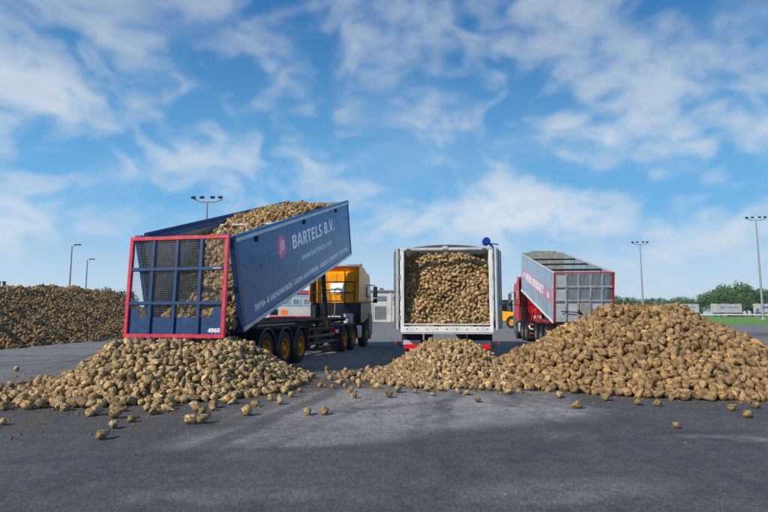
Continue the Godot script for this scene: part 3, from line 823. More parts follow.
func beet_mesh(seed_: int, nu: int, nv: int) -> ArrayMesh:
	var f := noise(seed_, 0.9, 3)
	var g := RandomNumberGenerator.new()
	g.seed = seed_
	var taper := g.randf_range(0.2, 0.82)
	var cut := g.randf_range(0.62, 0.9)
	var groove := g.randf() * TAU
	var tail := g.randf_range(0.0, 1.0)
	var bend := g.randf_range(-0.3, 0.3)
	var mb := MB.new()
	var pos := []
	for j in nv + 1:
		var la := PI * j / nv
		for i in nu + 1:
			var lo := TAU * (i % nu) / nu
			var d := Vector3(sin(la) * cos(lo), cos(la), sin(la) * sin(lo))
			var r := 1.0 + 0.3 * f.get_noise_3dv(d * 0.9) + 0.1 * f.get_noise_3dv(d * 2.6 + Vector3(7, 3, 1))
			var p := d * r
			var k := 1.0 - taper * clampf(-p.y, 0.0, 1.0)      # narrows towards the root
			p.x *= k; p.z *= k
			if p.y < 0: p.y *= 1.0 + taper * 0.55
			if d.y < -0.45:
				var k2 := (-d.y - 0.45) / 0.55
				p.x *= 1.0 - 0.5 * tail * k2; p.z *= 1.0 - 0.5 * tail * k2
				p += Vector3(bend * tail * k2 * k2, -0.55 * tail * k2 * k2, 0)
			if p.y > cut: p.y = cut + (p.y - cut) * 0.15          # topped crown
			var da := absf(wrapf(lo - groove, -PI, PI))
			p *= 1.0 - 0.12 * exp(-da * da * 14.0) * sin(la)       # root furrow
			pos.append(p)
	var nr := []
	nr.resize(pos.size())
	nr.fill(Vector3.ZERO)
	var row := nu + 1
	for j in nv:
		for i in nu:
			var a: Vector3 = pos[j * row + i]
			var b: Vector3 = pos[j * row + i + 1]
			var c: Vector3 = pos[(j + 1) * row + i + 1]
			var d: Vector3 = pos[(j + 1) * row + i]
			var nn := (c - a).cross(d - b)
			if nn.dot(a + b + c + d) < 0: nn = -nn
			for q in [j * row + i, j * row + i + 1, (j + 1) * row + i + 1, (j + 1) * row + i]:
				nr[q] += nn
	for j in nv + 1:
		var s: Vector3 = nr[j * row] + nr[j * row + nu]
		nr[j * row] = s
		nr[j * row + nu] = s
	for e in [0, nv]:
		var s := Vector3.ZERO
		for i in row: s += nr[e * row + i]
		for i in row: nr[e * row + i] = s
	for j in nv + 1:
		for i in row:
			mb.pt(pos[j * row + i], (nr[j * row + i] as Vector3).normalized(), Vector2(float(i) / nu, float(j) / nv))
	for j in nv:
		for i in nu:
			mb.tri_i(j * row + i, j * row + i + 1, (j + 1) * row + i + 1)
			mb.tri_i(j * row + i, (j + 1) * row + i + 1, (j + 1) * row + i)
	return mb.mesh()

# Beets dropped one by one on a heap whose outline is hf(x, z): each rolls to a low spot and comes to rest on those below.
# Returns rows [centre, radius].
func drop_beets(box: Rect2, hf: Callable, depth: float, tries: int, r0: float, r1: float, seed_: int, ground := 0.0) -> Array:
	var g := RandomNumberGenerator.new()
	g.seed = seed_
	var cs := 0.032
	var nx := int(box.size.x / cs) + 1
	var nz := int(box.size.y / cs) + 1
	var hm := PackedFloat32Array()
	hm.resize(nx * nz)
	for j in nz:
		for i in nx:
			hm[j * nx + i] = maxf(ground, hf.call(box.position.x + i * cs, box.position.y + j * cs) - depth)
	var out := []
	for n in tries:
		var x := box.position.x + g.randf() * box.size.x
		var z := box.position.y + g.randf() * box.size.y
		if hf.call(x, z) <= ground + 0.02:
			continue
		var r := lerpf(r0, r1, pow(g.randf(), 0.8))
		var y := rest(hm, nx, nz, cs, x - box.position.x, z - box.position.y, r)
		for step in 3:
			var a0 := g.randf() * TAU
			var bx := x
			var bz := z
			var by := y - 0.008
			for k in 5:
				var a := a0 + TAU * k / 5
				var tx := x + cos(a) * r * 0.75
				var tz := z + sin(a) * r * 0.75
				var ty := rest(hm, nx, nz, cs, tx - box.position.x, tz - box.position.y, r)
				if ty < by:
					by = ty; bx = tx; bz = tz
			if bx == x and bz == z:
				break
			x = bx; z = bz; y = by
		var top: float = hf.call(x, z)
		if y + r * 0.25 > maxf(top, ground + r * 1.3) or x < box.position.x or z < box.position.y or x > box.end.x or z > box.end.y:
			continue
		var ci := int((x - box.position.x) / cs)
		var cj := int((z - box.position.y) / cs)
		var m := int(r / cs) + 1
		for j in range(maxi(0, cj - m), mini(nz, cj + m + 1)):
			for i in range(maxi(0, ci - m), mini(nx, ci + m + 1)):
				var dx := i * cs + box.position.x - x
				var dz := j * cs + box.position.y - z
				var q := r * r - dx * dx - dz * dz
				if q > 0.0:
					var hh := y + sqrt(q) * 0.92
					if hh > hm[j * nx + i]: hm[j * nx + i] = hh
		out.append([Vector3(x, y, z), r])
	return out

func rest(hm: PackedFloat32Array, nx: int, nz: int, cs: float, x: float, z: float, r: float) -> float:
	var ci := int(x / cs)
	var cj := int(z / cs)
	var m := int(r / cs)
	var y := -1e9
	for j in range(maxi(0, cj - m), mini(nz, cj + m + 1)):
		for i in range(maxi(0, ci - m), mini(nx, ci + m + 1)):
			var dx := i * cs - x
			var dz := j * cs - z
			var q := r * r - dx * dx - dz * dz
			if q > 0.0:
				var t := hm[j * nx + i] + sqrt(q) * 0.9
				if t > y: y = t
	return y if y > -1e8 else 1e6

# beets that have rolled off a heap: one layer on the asphalt, thinning out from the heap's foot
func scatter(rows: Array, box: Rect2, hf: Callable, r0: float, r1: float, seed_: int, wide: bool):
	var g := RandomNumberGenerator.new()
	g.seed = seed_
	var placed := []
	for e in rows:
		if e[0].y < 0.12: placed.append(e)
	for n in 2600:
		var x := g.randf_range(box.position.x - 0.6, box.end.x + 0.6)
		var z := g.randf_range(box.position.y, box.end.y + 0.9)
		var h: float = hf.call(x, z)
		if h > 0.03: continue
		var chance := 0.55 * exp(h / 0.09)
		if wide:
			chance += 0.16 * clampf(1.3 - Vector2((x + 6.4) / 2.4, (z + 10.0) / 1.5).length(), 0.0, 1.0)
		if g.randf() > chance: continue
		var r := lerpf(r0, r1, g.randf())
		var free := true
		for e in placed:
			if Vector2(e[0].x - x, e[0].z - z).length() < (e[1] + r) * 0.9:
				free = false
				break
		if free:
			var row := [Vector3(x, r * 0.85, z), r]
			placed.append(row)
			rows.append(row)

func beet_basis(g: RandomNumberGenerator, r: float) -> Basis:
	var ax := Vector3(g.randfn(), g.randfn(), g.randfn()).normalized()
	var b := Basis(ax, g.randf() * TAU)
	var st := g.randf_range(0.95, 1.7)
	return b * Basis.from_scale(Vector3(r * g.randf_range(0.88, 1.06), r * st, r * g.randf_range(0.88, 1.06)))

func beet_tint(g: RandomNumberGenerator, lo: Color, hi: Color) -> Color:
	var c := lo.lerp(hi, g.randf())
	var k := g.randf_range(0.62, 1.14)
	if g.randf() < 0.05: k *= 1.4          # freshly chafed
	return Color(c.r * k, c.g * k, c.b * k * g.randf_range(0.85, 1.1))

# one heap: a core below the beets, the beets as copies of a few shapes
func heap(called: String, label: String, category: String, core: MB, rows: Array, m: Material, lo: Color, hi: Color, seed_: int, tr := Transform3D(), far := false):
	var g := RandomNumberGenerator.new()
	g.seed = seed_
	var root := thing(called, label, category)
	root.set_meta("kind", "stuff")
	root.transform = tr
	if core:
		var co := part(root, "heap_core", core, M.soil_core)
		co.set_meta("kind", "stuff")
	var shapes := far_beet_meshes if far else beet_meshes
	var n := shapes.size()
	var lists := []
	for k in n: lists.append([])
	for e in rows:
		lists[g.randi() % n].append(e)
	for k in n:
		if lists[k].is_empty(): continue
		var mm := MultiMesh.new()
		mm.transform_format = MultiMesh.TRANSFORM_3D
		mm.use_colors = true
		mm.mesh = shapes[k]
		mm.instance_count = lists[k].size()
		for i in lists[k].size():
			var e = lists[k][i]
			mm.set_instance_transform(i, Transform3D(beet_basis(g, e[1]), e[0]))
			mm.set_instance_color(i, beet_tint(g, lo, hi))
		var mi := MultiMeshInstance3D.new()
		mi.name = "beets"
		mi.multimesh = mm
		mi.material_override = m
		mi.set_meta("kind", "stuff")
		root.add_child(mi, true)
	return root

var single_mats := {}
func single_beet(at: Vector3, r: float, m: Material, key: String, g: RandomNumberGenerator, label: String, group: String, lo: Color, hi: Color):
	var tone := g.randi() % 6
	var id := key + str(tone)
	if not single_mats.has(id):
		var mm := m.duplicate() as StandardMaterial3D
		mm.vertex_color_use_as_albedo = false
		var c := beet_tint(g, lo, hi)
		mm.albedo_color = c.linear_to_srgb()
		single_mats[id] = mm
	var o := MeshInstance3D.new()
	o.name = numbered("sugar_beet")
	o.mesh = beet_meshes[g.randi() % beet_meshes.size()]
	o.material_override = single_mats[id]
	o.transform = Transform3D(Basis(Vector3.UP, g.randf() * TAU) * Basis(Vector3.RIGHT, PI / 2 + g.randfn() * 0.35) * Basis(Vector3.UP, g.randf() * TAU) * Basis.from_scale(Vector3(r, r * g.randf_range(1.0, 1.4), r * g.randf_range(0.9, 1.05))), at)
	add_child(o)
	describe(o, label, "sugar beet", group)
	return o

# lowest point of a beet placed with a basis
func sit(o: MeshInstance3D, y: float):
	var low := 1e9
	var vs: PackedVector3Array = (o.mesh as ArrayMesh).surface_get_arrays(0)[Mesh.ARRAY_VERTEX]
	for p in vs:
		low = minf(low, (o.basis * p).y)
	o.position.y = y - low - 0.003

func core_mesh(box: Rect2, hf: Callable, depth: float, step: float, ground := 0.0) -> MB:
	var mb := MB.new()
	var nx := int(box.size.x / step) + 1
	var nz := int(box.size.y / step) + 1
	for j in nz:
		for i in nx:
			var x := box.position.x + i * step
			var z := box.position.y + j * step
			var y: float = maxf(ground - 0.05, hf.call(x, z) - depth)
			var dx: float = hf.call(x + 0.1, z) - hf.call(x - 0.1, z)
			var dz: float = hf.call(x, z + 0.1) - hf.call(x, z - 0.1)
			mb.pt(Vector3(x, y, z), Vector3(-dx, 0.2, -dz).normalized(), Vector2(x, z))
	for j in nz - 1:
		for i in nx - 1:
			var a := j * nx + i
			if mb.v[a].y < ground and mb.v[a + 1].y < ground and mb.v[a + nx].y < ground and mb.v[a + nx + 1].y < ground:
				continue
			mb.tri_i(a, a + 1, a + nx + 1)
			mb.tri_i(a, a + nx + 1, a + nx)
	return mb

# ---------------------------------------------------------------- trees
func crown_mesh(seed_: int, w: float, h: float, leaves: int) -> ArrayMesh:
	var g := RandomNumberGenerator.new()
	g.seed = seed_
	var mb := MB.new()
	var clumps := []
	for k in 46:
		var d := Vector3(g.randfn(), g.randfn(), g.randfn()).normalized() * pow(g.randf(), 0.4)
		var taper := 1.0 - 0.35 * clampf(d.y, 0, 1)
		clumps.append([Vector3(d.x * w * 0.42 * taper, h * 0.52 + d.y * h * 0.4, d.z * w * 0.42 * taper), g.randf_range(0.1, 0.19) * w, g.randf_range(0.7, 1.2)])
	for n in leaves:
		var cl = clumps[g.randi() % clumps.size()]
		var d := Vector3(g.randfn(), g.randfn(), g.randfn()).normalized()
		var p: Vector3 = cl[0] + d * cl[1] * pow(g.randf(), 0.35)
		var nn := (d + Vector3(g.randfn(), g.randfn() + 0.6, g.randfn()) * 0.5).normalized()
		var u := nn.cross(Vector3(g.randfn(), g.randfn(), g.randfn())).normalized()
		var wv := nn.cross(u)
		var s := g.randf_range(0.16, 0.34)
		var k: float = cl[2] * g.randf_range(0.75, 1.25)
		mb.tint = Color(0.062 * k, 0.13 * k, 0.022 * k)
		mb.quad(p - u * s, p - wv * s * 0.6, p + u * s, p + wv * s * 0.6, nn)
	return mb.mesh(true)

var crowns := []
func tree(label: String, at: Vector3, kind: int, sc: Vector3, turn: float, group: String):
	var t := thing("deciduous_tree", label, "tree", at, turn, group)
	t.scale = sc
	var tr := MB.new().cyl(Vector3(0, -0.2, 0), Vector3(0.1, 2.6, 0), 0.28, 0.2, 9, false).cyl(Vector3(0.1, 2.6, 0), Vector3(0.2, 7.0, 0.2), 0.2, 0.06, 9, false)
	for k in 5:
		var a := TAU * k / 5.0 + kind
		tr.cyl(Vector3(0.1, 2.2 + k * 0.5, 0), Vector3(cos(a) * 2.2, 4.4 + k * 0.7, sin(a) * 2.2), 0.11, 0.03, 7, false)
	part(t, "trunk", tr, M.bark)
	var c := MeshInstance3D.new()
	c.name = "crown"
	c.mesh = crowns[kind]
	c.material_override = M.leaf
	t.add_child(c)

# ---------------------------------------------------------------- lamps, far vehicles, buildings
func flood_mast(label: String, at: Vector3, h: float, turn: float):
	var t := thing("flood_mast", label, "lamp post", at, turn, "tall floodlight masts round the yard")
	part(t, "base_plate", MB.new().cyl(Vector3(0, 0, 0), Vector3(0, 0.5, 0), 0.42, 0.38, 12), M.concrete)
	part(t, "pole", MB.new().cyl(Vector3(0, 0.4, 0), Vector3(0, h - 0.4, 0), 0.24, 0.11, 14), M.mast)
	part(t, "head_frame", MB.new().path([Vector3(-1.9, h + 0.15, 0), Vector3(-0.9, h - 0.35, 0), Vector3(0.9, h - 0.35, 0), Vector3(1.9, h - 0.05, 0)], 0.09, 8), M.mast)
	for x in [-1.75, -0.65, 0.7, 1.7]:
		var b := Basis(Vector3.RIGHT, 0.5)
		var fl := part(t, "floodlight", MB.new().box(Vector3(x, h + 0.22, 0.1), Vector3(0.56, 0.3, 0.3), 0.06, b), M.chassis)
		part(fl, "lamp_glass", MB.new().box(Vector3(x, h + 0.13, 0.27), Vector3(0.46, 0.22, 0.02), 0.0, b), M.glass)

func street_lamp(label: String, at: Vector3, h: float, turn: float):
	var t := thing("street_lamp", label, "lamp post", at, turn, "single lamps beyond the beet bank")
	part(t, "pole", MB.new().cyl(Vector3(0, 0, 0), Vector3(0, h, 0), 0.16, 0.09, 12), M.mast)
	part(t, "arm", MB.new().path([Vector3(0, h - 0.05, 0), Vector3(0.9, h + 0.15, 0)], 0.05, 8), M.mast)
	var hd := part(t, "lamp_head", MB.new().box(Vector3(0.9, h + 0.16, 0), Vector3(0.95, 0.16, 0.36), 0.05), M.chassis)
	part(hd, "lamp_glass", MB.new().box(Vector3(0.95, h + 0.07, 0), Vector3(0.6, 0.03, 0.26), 0.0), M.letter)

func parked_trailer(label: String, at: Vector3, turn: float, length: float, mark: Material, mark_style: int):
	var t := thing("parked_trailer", label, "trailer", at, turn, "white trailers parked before the trees")
	var b := part(t, "cargo_box", MB.new().box(Vector3(0, 2.55, 0), Vector3(length, 2.75, 2.5), 0.05), M.box_white)
	if mark_style == 0:
		part(b, "side_mark", MB.new().box(Vector3(-length * 0.32, 2.8, 1.253), Vector3(0.9, 0.9, 0.006), 0.0).box(Vector3(0.1, 2.8, 1.253), Vector3(4.6, 0.5, 0.006), 0.0), mark)
	else:
		part(b, "side_mark", MB.new().box(Vector3(-length * 0.25, 2.8, 1.253), Vector3(1.5, 0.8, 0.006), 0.0).box(Vector3(length * 0.15, 2.8, 1.253), Vector3(4.0, 0.45, 0.006), 0.0), mark)
	part(b, "corner_rail", MB.new().box(Vector3(0, 1.2, 1.22), Vector3(length, 0.12, 0.08)).box(Vector3(0, 3.9, 1.22), Vector3(length, 0.1, 0.08)), M.roof_grey)
	part(t, "chassis", MB.new().box(Vector3(0, 1.0, 0), Vector3(length - 0.4, 0.28, 1.1)), M.chassis)
	part(t, "side_skirt", MB.new().box(Vector3(-0.3, 0.8, 1.15), Vector3(length * 0.35, 0.5, 0.05)), M.roof_grey)
	for k in 3:
		for s in [-1.0, 1.0]:
			var w := group_part(t, "wheel", Transform3D(Basis(Vector3.UP, -PI / 2 * s), Vector3(length * 0.22 + k * 1.3, 0.5, s * 1.05)))
			part(w, "tyre", MB.new().lathe_x(Vector3.ZERO, [Vector2(-0.18, 0.28), Vector2(-0.18, 0.46), Vector2(-0.14, 0.5), Vector2(0.14, 0.5), Vector2(0.18, 0.46), Vector2(0.18, 0.28)], 20), M.tyre)
			part(w, "rim", MB.new().lathe_x(Vector3.ZERO, [Vector2(0.16, 0.29), Vector2(0.1, 0.2), Vector2(0.12, 0.001)], 16), M.steel)
	for s in [-1.0, 1.0]:
		part(t, "landing_leg", MB.new().box(Vector3(-length * 0.28, 0.5, s * 0.8), Vector3(0.14, 0.98, 0.14)), M.chassis)

func asphalt_texture(x0: float, z0: float, size: float, n: int) -> ImageTexture:
	# paler patches crossed by wheel and loader tracks on dark asphalt; x to the right, z = metres ahead of the camera
	var im := Image.create(n, n, true, Image.FORMAT_RGB8)
	var f1 := noise(41, 0.35, 4)
	var f2 := noise(42, 2.2, 4)
	var f3 := noise(43, 9.0, 2)
	# paler patches: centre x, z, half length, half width, turn, amount
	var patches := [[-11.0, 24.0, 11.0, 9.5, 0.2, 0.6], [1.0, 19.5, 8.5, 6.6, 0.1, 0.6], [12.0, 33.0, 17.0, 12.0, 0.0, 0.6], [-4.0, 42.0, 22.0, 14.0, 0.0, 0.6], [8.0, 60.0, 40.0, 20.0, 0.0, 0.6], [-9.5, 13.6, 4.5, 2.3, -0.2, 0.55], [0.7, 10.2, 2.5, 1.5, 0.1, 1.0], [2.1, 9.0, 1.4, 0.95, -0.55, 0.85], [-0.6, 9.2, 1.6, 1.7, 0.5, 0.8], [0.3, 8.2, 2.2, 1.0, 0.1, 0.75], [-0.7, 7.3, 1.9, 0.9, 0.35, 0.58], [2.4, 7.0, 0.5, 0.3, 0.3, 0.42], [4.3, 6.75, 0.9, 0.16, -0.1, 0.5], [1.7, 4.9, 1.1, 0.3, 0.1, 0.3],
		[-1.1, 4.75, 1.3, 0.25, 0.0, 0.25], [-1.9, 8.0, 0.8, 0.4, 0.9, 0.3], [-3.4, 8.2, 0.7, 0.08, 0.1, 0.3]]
	# bare tracks that wheels have swept: from, to, half width, amount
	var tracks := [[Vector2(-2.1, 5.8), Vector2(-0.7, 12.4), 0.16, 0.6], [Vector2(0.85, 8.6), Vector2(1.95, 12.4), 0.15, 0.55], [Vector2(-0.8, 8.5), Vector2(1.1, 9.7), 0.14, 0.45], [Vector2(2.0, 9.3), Vector2(2.5, 10.6), 0.25, 0.3], [Vector2(-12, 17), Vector2(-5, 30), 0.5, 0.3], [Vector2(1.5, 6.0), Vector2(3.4, 8.4), 0.3, 0.4]]
	# narrower tyre marks, in pairs
	for e in [[-3.2, 4.6, -1.5, 12.0], [-2.2, 4.6, 0.2, 11.5], [0.2, 4.4, 0.9, 12.0], [2.9, 4.8, 1.6, 12.0], [4.6, 5.6, 1.9, 11.0], [-5.5, 5.5, 4.5, 7.2], [-9.0, 14.0, -12.0, 24.0], [-7.5, 15.0, -9.0, 30.0], [5.0, 6.0, 7.0, 8.8], [-1.0, 15.0, 0.5, 30.0]]:
		for o in [0.0, 0.32]:
			tracks.append([Vector2(e[0] + o, e[1]), Vector2(e[2] + o, e[3]), 0.1, 0.3])
	var arcs := [[Vector2(-13, 26), 6.0, 0.45], [Vector2(-9.5, 30.5), 3.5, 0.4], [Vector2(-14, 20), 4.6, 0.4]]
	for j in n:
		var z := z0 + size * (j + 0.5) / n
		for i in n:
			var x := x0 + size * (i + 0.5) / n
			var w1 := f1.get_noise_2d(x, z)
			var w2 := f2.get_noise_2d(x, z)
			var w3 := f3.get_noise_2d(x, z)
			var xx := x + w1 * 0.6 + w2 * 0.15
			var zz := z + w1 * 0.4 + w2 * 0.15
			# slightly paler everywhere, more so inside each patch, with noisy edges
			var paleness := 0.12
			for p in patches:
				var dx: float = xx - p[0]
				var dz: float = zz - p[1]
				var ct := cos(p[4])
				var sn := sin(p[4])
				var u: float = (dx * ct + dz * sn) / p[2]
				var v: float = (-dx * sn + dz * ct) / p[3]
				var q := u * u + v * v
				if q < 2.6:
					paleness = maxf(paleness, p[5] * smoothstep(1.8, 0.2, q + w2 * 0.35 + w3 * 0.3))
			for t in tracks:
				if z < t[0].y - 0.6 or z > t[1].y + 0.6 or x < minf(t[0].x, t[1].x) - 0.8 or x > maxf(t[0].x, t[1].x) + 0.8: continue
				var q := Geometry2D.get_closest_point_to_segment(Vector2(x + w1 * 0.15, z), t[0], t[1])
				var ds := q.distance_to(Vector2(x + w1 * 0.15, z))
				paleness *= 1.0 - t[3] * smoothstep(t[2] * 1.25, t[2] * 0.75, ds + w3 * 0.08 + w2 * 0.05)
			for a in arcs:
				var ds := absf(Vector2(x, z).distance_to(a[0]) - a[1] - w1 * 0.4)
				paleness *= 1.0 - 0.45 * smoothstep(a[2], a[2] * 0.5, ds + w2 * 0.2)
			paleness *= 1.0 + w2 * 0.4 + w3 * 0.3
			paleness = clampf(paleness + w1 * 0.06, 0.0, 1.0)
			var col := Color(0.112, 0.124, 0.142).lerp(Color(0.56, 0.555, 0.545), paleness)
			col = col * (1.0 + w3 * 0.16 + w2 * 0.1)
			# soil shed by the beets round the foot of each heap
			var foot := -1.0
			if z > 7.0 and z < 19.0 and x > -10.0 and x < 12.0:
				foot = maxf(left_heap(x, -z), maxf(centre_heap(x, -z), right_heap(x, -z)))
			if foot > -0.6:
				var so := smoothstep(-0.42, 0.05, foot + w2 * 0.5 + w3 * 0.3) * smoothstep(-0.1, 0.25, w3 + w2 * 0.6)
				col = col.lerp(Color(0.20, 0.155, 0.095), so * 0.75)
			im.set_pixel(i, j, col.linear_to_srgb())
	im.generate_mipmaps()
	return ImageTexture.create_from_image(im)

func grain_texture() -> ImageTexture:
	# stones of the asphalt: random grains, some pale
	var n := 512
	var g := RandomNumberGenerator.new()
	g.seed = 77
	var im := Image.create(n, n, true, Image.FORMAT_RGB8)
	var cell := noise(78, 0.11, 1, FastNoiseLite.TYPE_CELLULAR)
	cell.fractal_type = FastNoiseLite.FRACTAL_NONE
	cell.cellular_return_type = FastNoiseLite.RETURN_CELL_VALUE
	var ci := cell.get_seamless_image(n, n)
	for y in n:
		for x in n:
			var cv := ci.get_pixel(x, y).r
			var k := 0.32 + 0.44 * pow(cv, 1.6) + g.randf_range(-0.08, 0.08) + (0.35 if cv > 0.93 else 0.0)
			k = clampf(k, 0.0, 1.0)
			im.set_pixel(x, y, Color(k, k, k).linear_to_srgb())
	im.generate_mipmaps()
	return ImageTexture.create_from_image(im)

# ================================================================
func _ready():
	# ---- camera
	var cam := Camera3D.new()
	cam.name = "camera"
	cam.fov = rad_to_deg(2.0 * atan(256.0 / FOCAL))
	cam.position = Vector3(0, CAM_H, 0)
	cam.rotation.x = atan((HORIZON - 256.0) / FOCAL)
	cam.far = 4000.0
	cam.near = 0.1
	add_child(cam)
	cam.current = true
	# ---- sky
	var env := Environment.new()
	env.background_mode = Environment.BG_SKY
	env.sky = make_sky()
	env.tonemap_mode = Environment.TONE_MAPPER_LINEAR
	env.tonemap_exposure = 1.0
	env.sdfgi_enabled = true
	env.ssao_enabled = true
	env.ssil_enabled = true
	env.fog_enabled = true
	env.fog_density = 0.0003
	env.fog_light_color = Color(0.78, 0.85, 0.93)
	var we := WorldEnvironment.new()
	we.name = "world_environment"
	we.environment = env
	add_child(we)
	# ---- sun: from the left, a little behind the camera
	var sun := DirectionalLight3D.new()
	sun.name = "sun"
	sun.light_energy = 1.5
	sun.light_color = Color(1.0, 0.95, 0.88)
	sun.light_angular_distance = 1.0
	sun.shadow_enabled = true
	var az := deg_to_rad(42.0)
	var alt := deg_to_rad(35.0)
	var to_sun := Vector3(-cos(az) * cos(alt), sin(alt), sin(az) * cos(alt))
	sun.look_at_from_position(to_sun * 50.0, Vector3.ZERO, Vector3.UP)
	add_child(sun)

	bumps.seed = 5
	bumps.frequency = 0.8
	bumps.fractal_octaves = 3
	make_materials()
	for k in 9:
		beet_meshes.append(beet_mesh(100 + k * 7, 18, 12))
	for k in 3:
		far_beet_meshes.append(beet_mesh(200 + k * 7, 10, 7))

	build_ground()
	build_background()
	build_vehicles()
	build_beets()

func build_ground():
	var far := MB.new()
	far.quad(Vector3(-1500, -0.01, 60), Vector3(1500, -0.01, 60), Vector3(1500, -0.01, -2500), Vector3(-1500, -0.01, -2500), Vector3.UP)
	setting("ground", far, M.asphalt_far)
	var size := 64.0
	var x0 := -32.0
	var z0 := 0.5
	var m := StandardMaterial3D.new()
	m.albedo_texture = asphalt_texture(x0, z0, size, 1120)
	m.roughness = 0.92
	m.metallic_specular = 0.3
	m.detail_enabled = true
	m.detail_blend_mode = BaseMaterial3D.BLEND_MODE_MUL
	m.detail_uv_layer = BaseMaterial3D.DETAIL_UV_2
	m.detail_albedo = grain_texture()
	m.normal_enabled = true
	m.normal_texture = bump_texture(44, 512, 0.12, 4.0, 2)
	m.normal_scale = 0.5
	var ar := []
	ar.resize(Mesh.ARRAY_MAX)
	ar[Mesh.ARRAY_VERTEX] = PackedVector3Array([Vector3(x0, 0, -z0), Vector3(x0 + size, 0, -z0), Vector3(x0 + size, 0, -z0 - size), Vector3(x0, 0, -z0 - size)])
	ar[Mesh.ARRAY_NORMAL] = PackedVector3Array([Vector3.UP, Vector3.UP, Vector3.UP, Vector3.UP])
	ar[Mesh.ARRAY_TEX_UV] = PackedVector2Array([Vector2(0, 0), Vector2(1, 0), Vector2(1, 1), Vector2(0, 1)])
	var k := 139.0
	ar[Mesh.ARRAY_TEX_UV2] = PackedVector2Array([Vector2(0, 0), Vector2(k, 0), Vector2(k, k), Vector2(0, k)])
	ar[Mesh.ARRAY_INDEX] = PackedInt32Array([0, 3, 2, 0, 2, 1])
	var am := ArrayMesh.new()
	am.add_surface_from_arrays(Mesh.PRIMITIVE_TRIANGLES, ar)
	m.normal_scale = 0.0
	m.normal_enabled = false
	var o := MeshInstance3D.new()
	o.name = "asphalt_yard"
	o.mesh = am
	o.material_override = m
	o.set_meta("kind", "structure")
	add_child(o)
	# grass verges and the path between them, beyond the yard on the right
	var gr := MB.new()
	gr.quad(Vector3(28, 0.0, -84), Vector3(230, 0.0, -62), Vector3(262, 0.5, -96), Vector3(38, 0.5, -112), Vector3.UP)
	setting("grass_verge", gr, M.grass)
	var pa := MB.new()
	pa.quad(Vector3(38, 0.504, -112), Vector3(262, 0.504, -96), Vector3(272, 0.52, -103), Vector3(40, 0.52, -121), Vector3.UP)
	setting("path", pa, M.path)
	var g2 := MB.new()
	g2.quad(Vector3(40, 0.524, -121), Vector3(272, 0.524, -103), Vector3(335, 0.9, -150), Vector3(44, 0.9, -158), Vector3.UP)
	setting("grass_verge", g2, M.grass)
	var rd := MB.new()
	rd.quad(Vector3(44, 0.9, -158), Vector3(335, 0.9, -150), Vector3(335, 0.9, -176), Vector3(44, 0.9, -178), Vector3.UP)
	setting("road", rd, M.asphalt_far)
	var g3 := MB.new()
	g3.quad(Vector3(44, 0.904, -178), Vector3(335, 0.904, -176), Vector3(700, 0.904, -900), Vector3(44, 0.904, -900), Vector3.UP)
	setting("meadow", g3, M.grass)

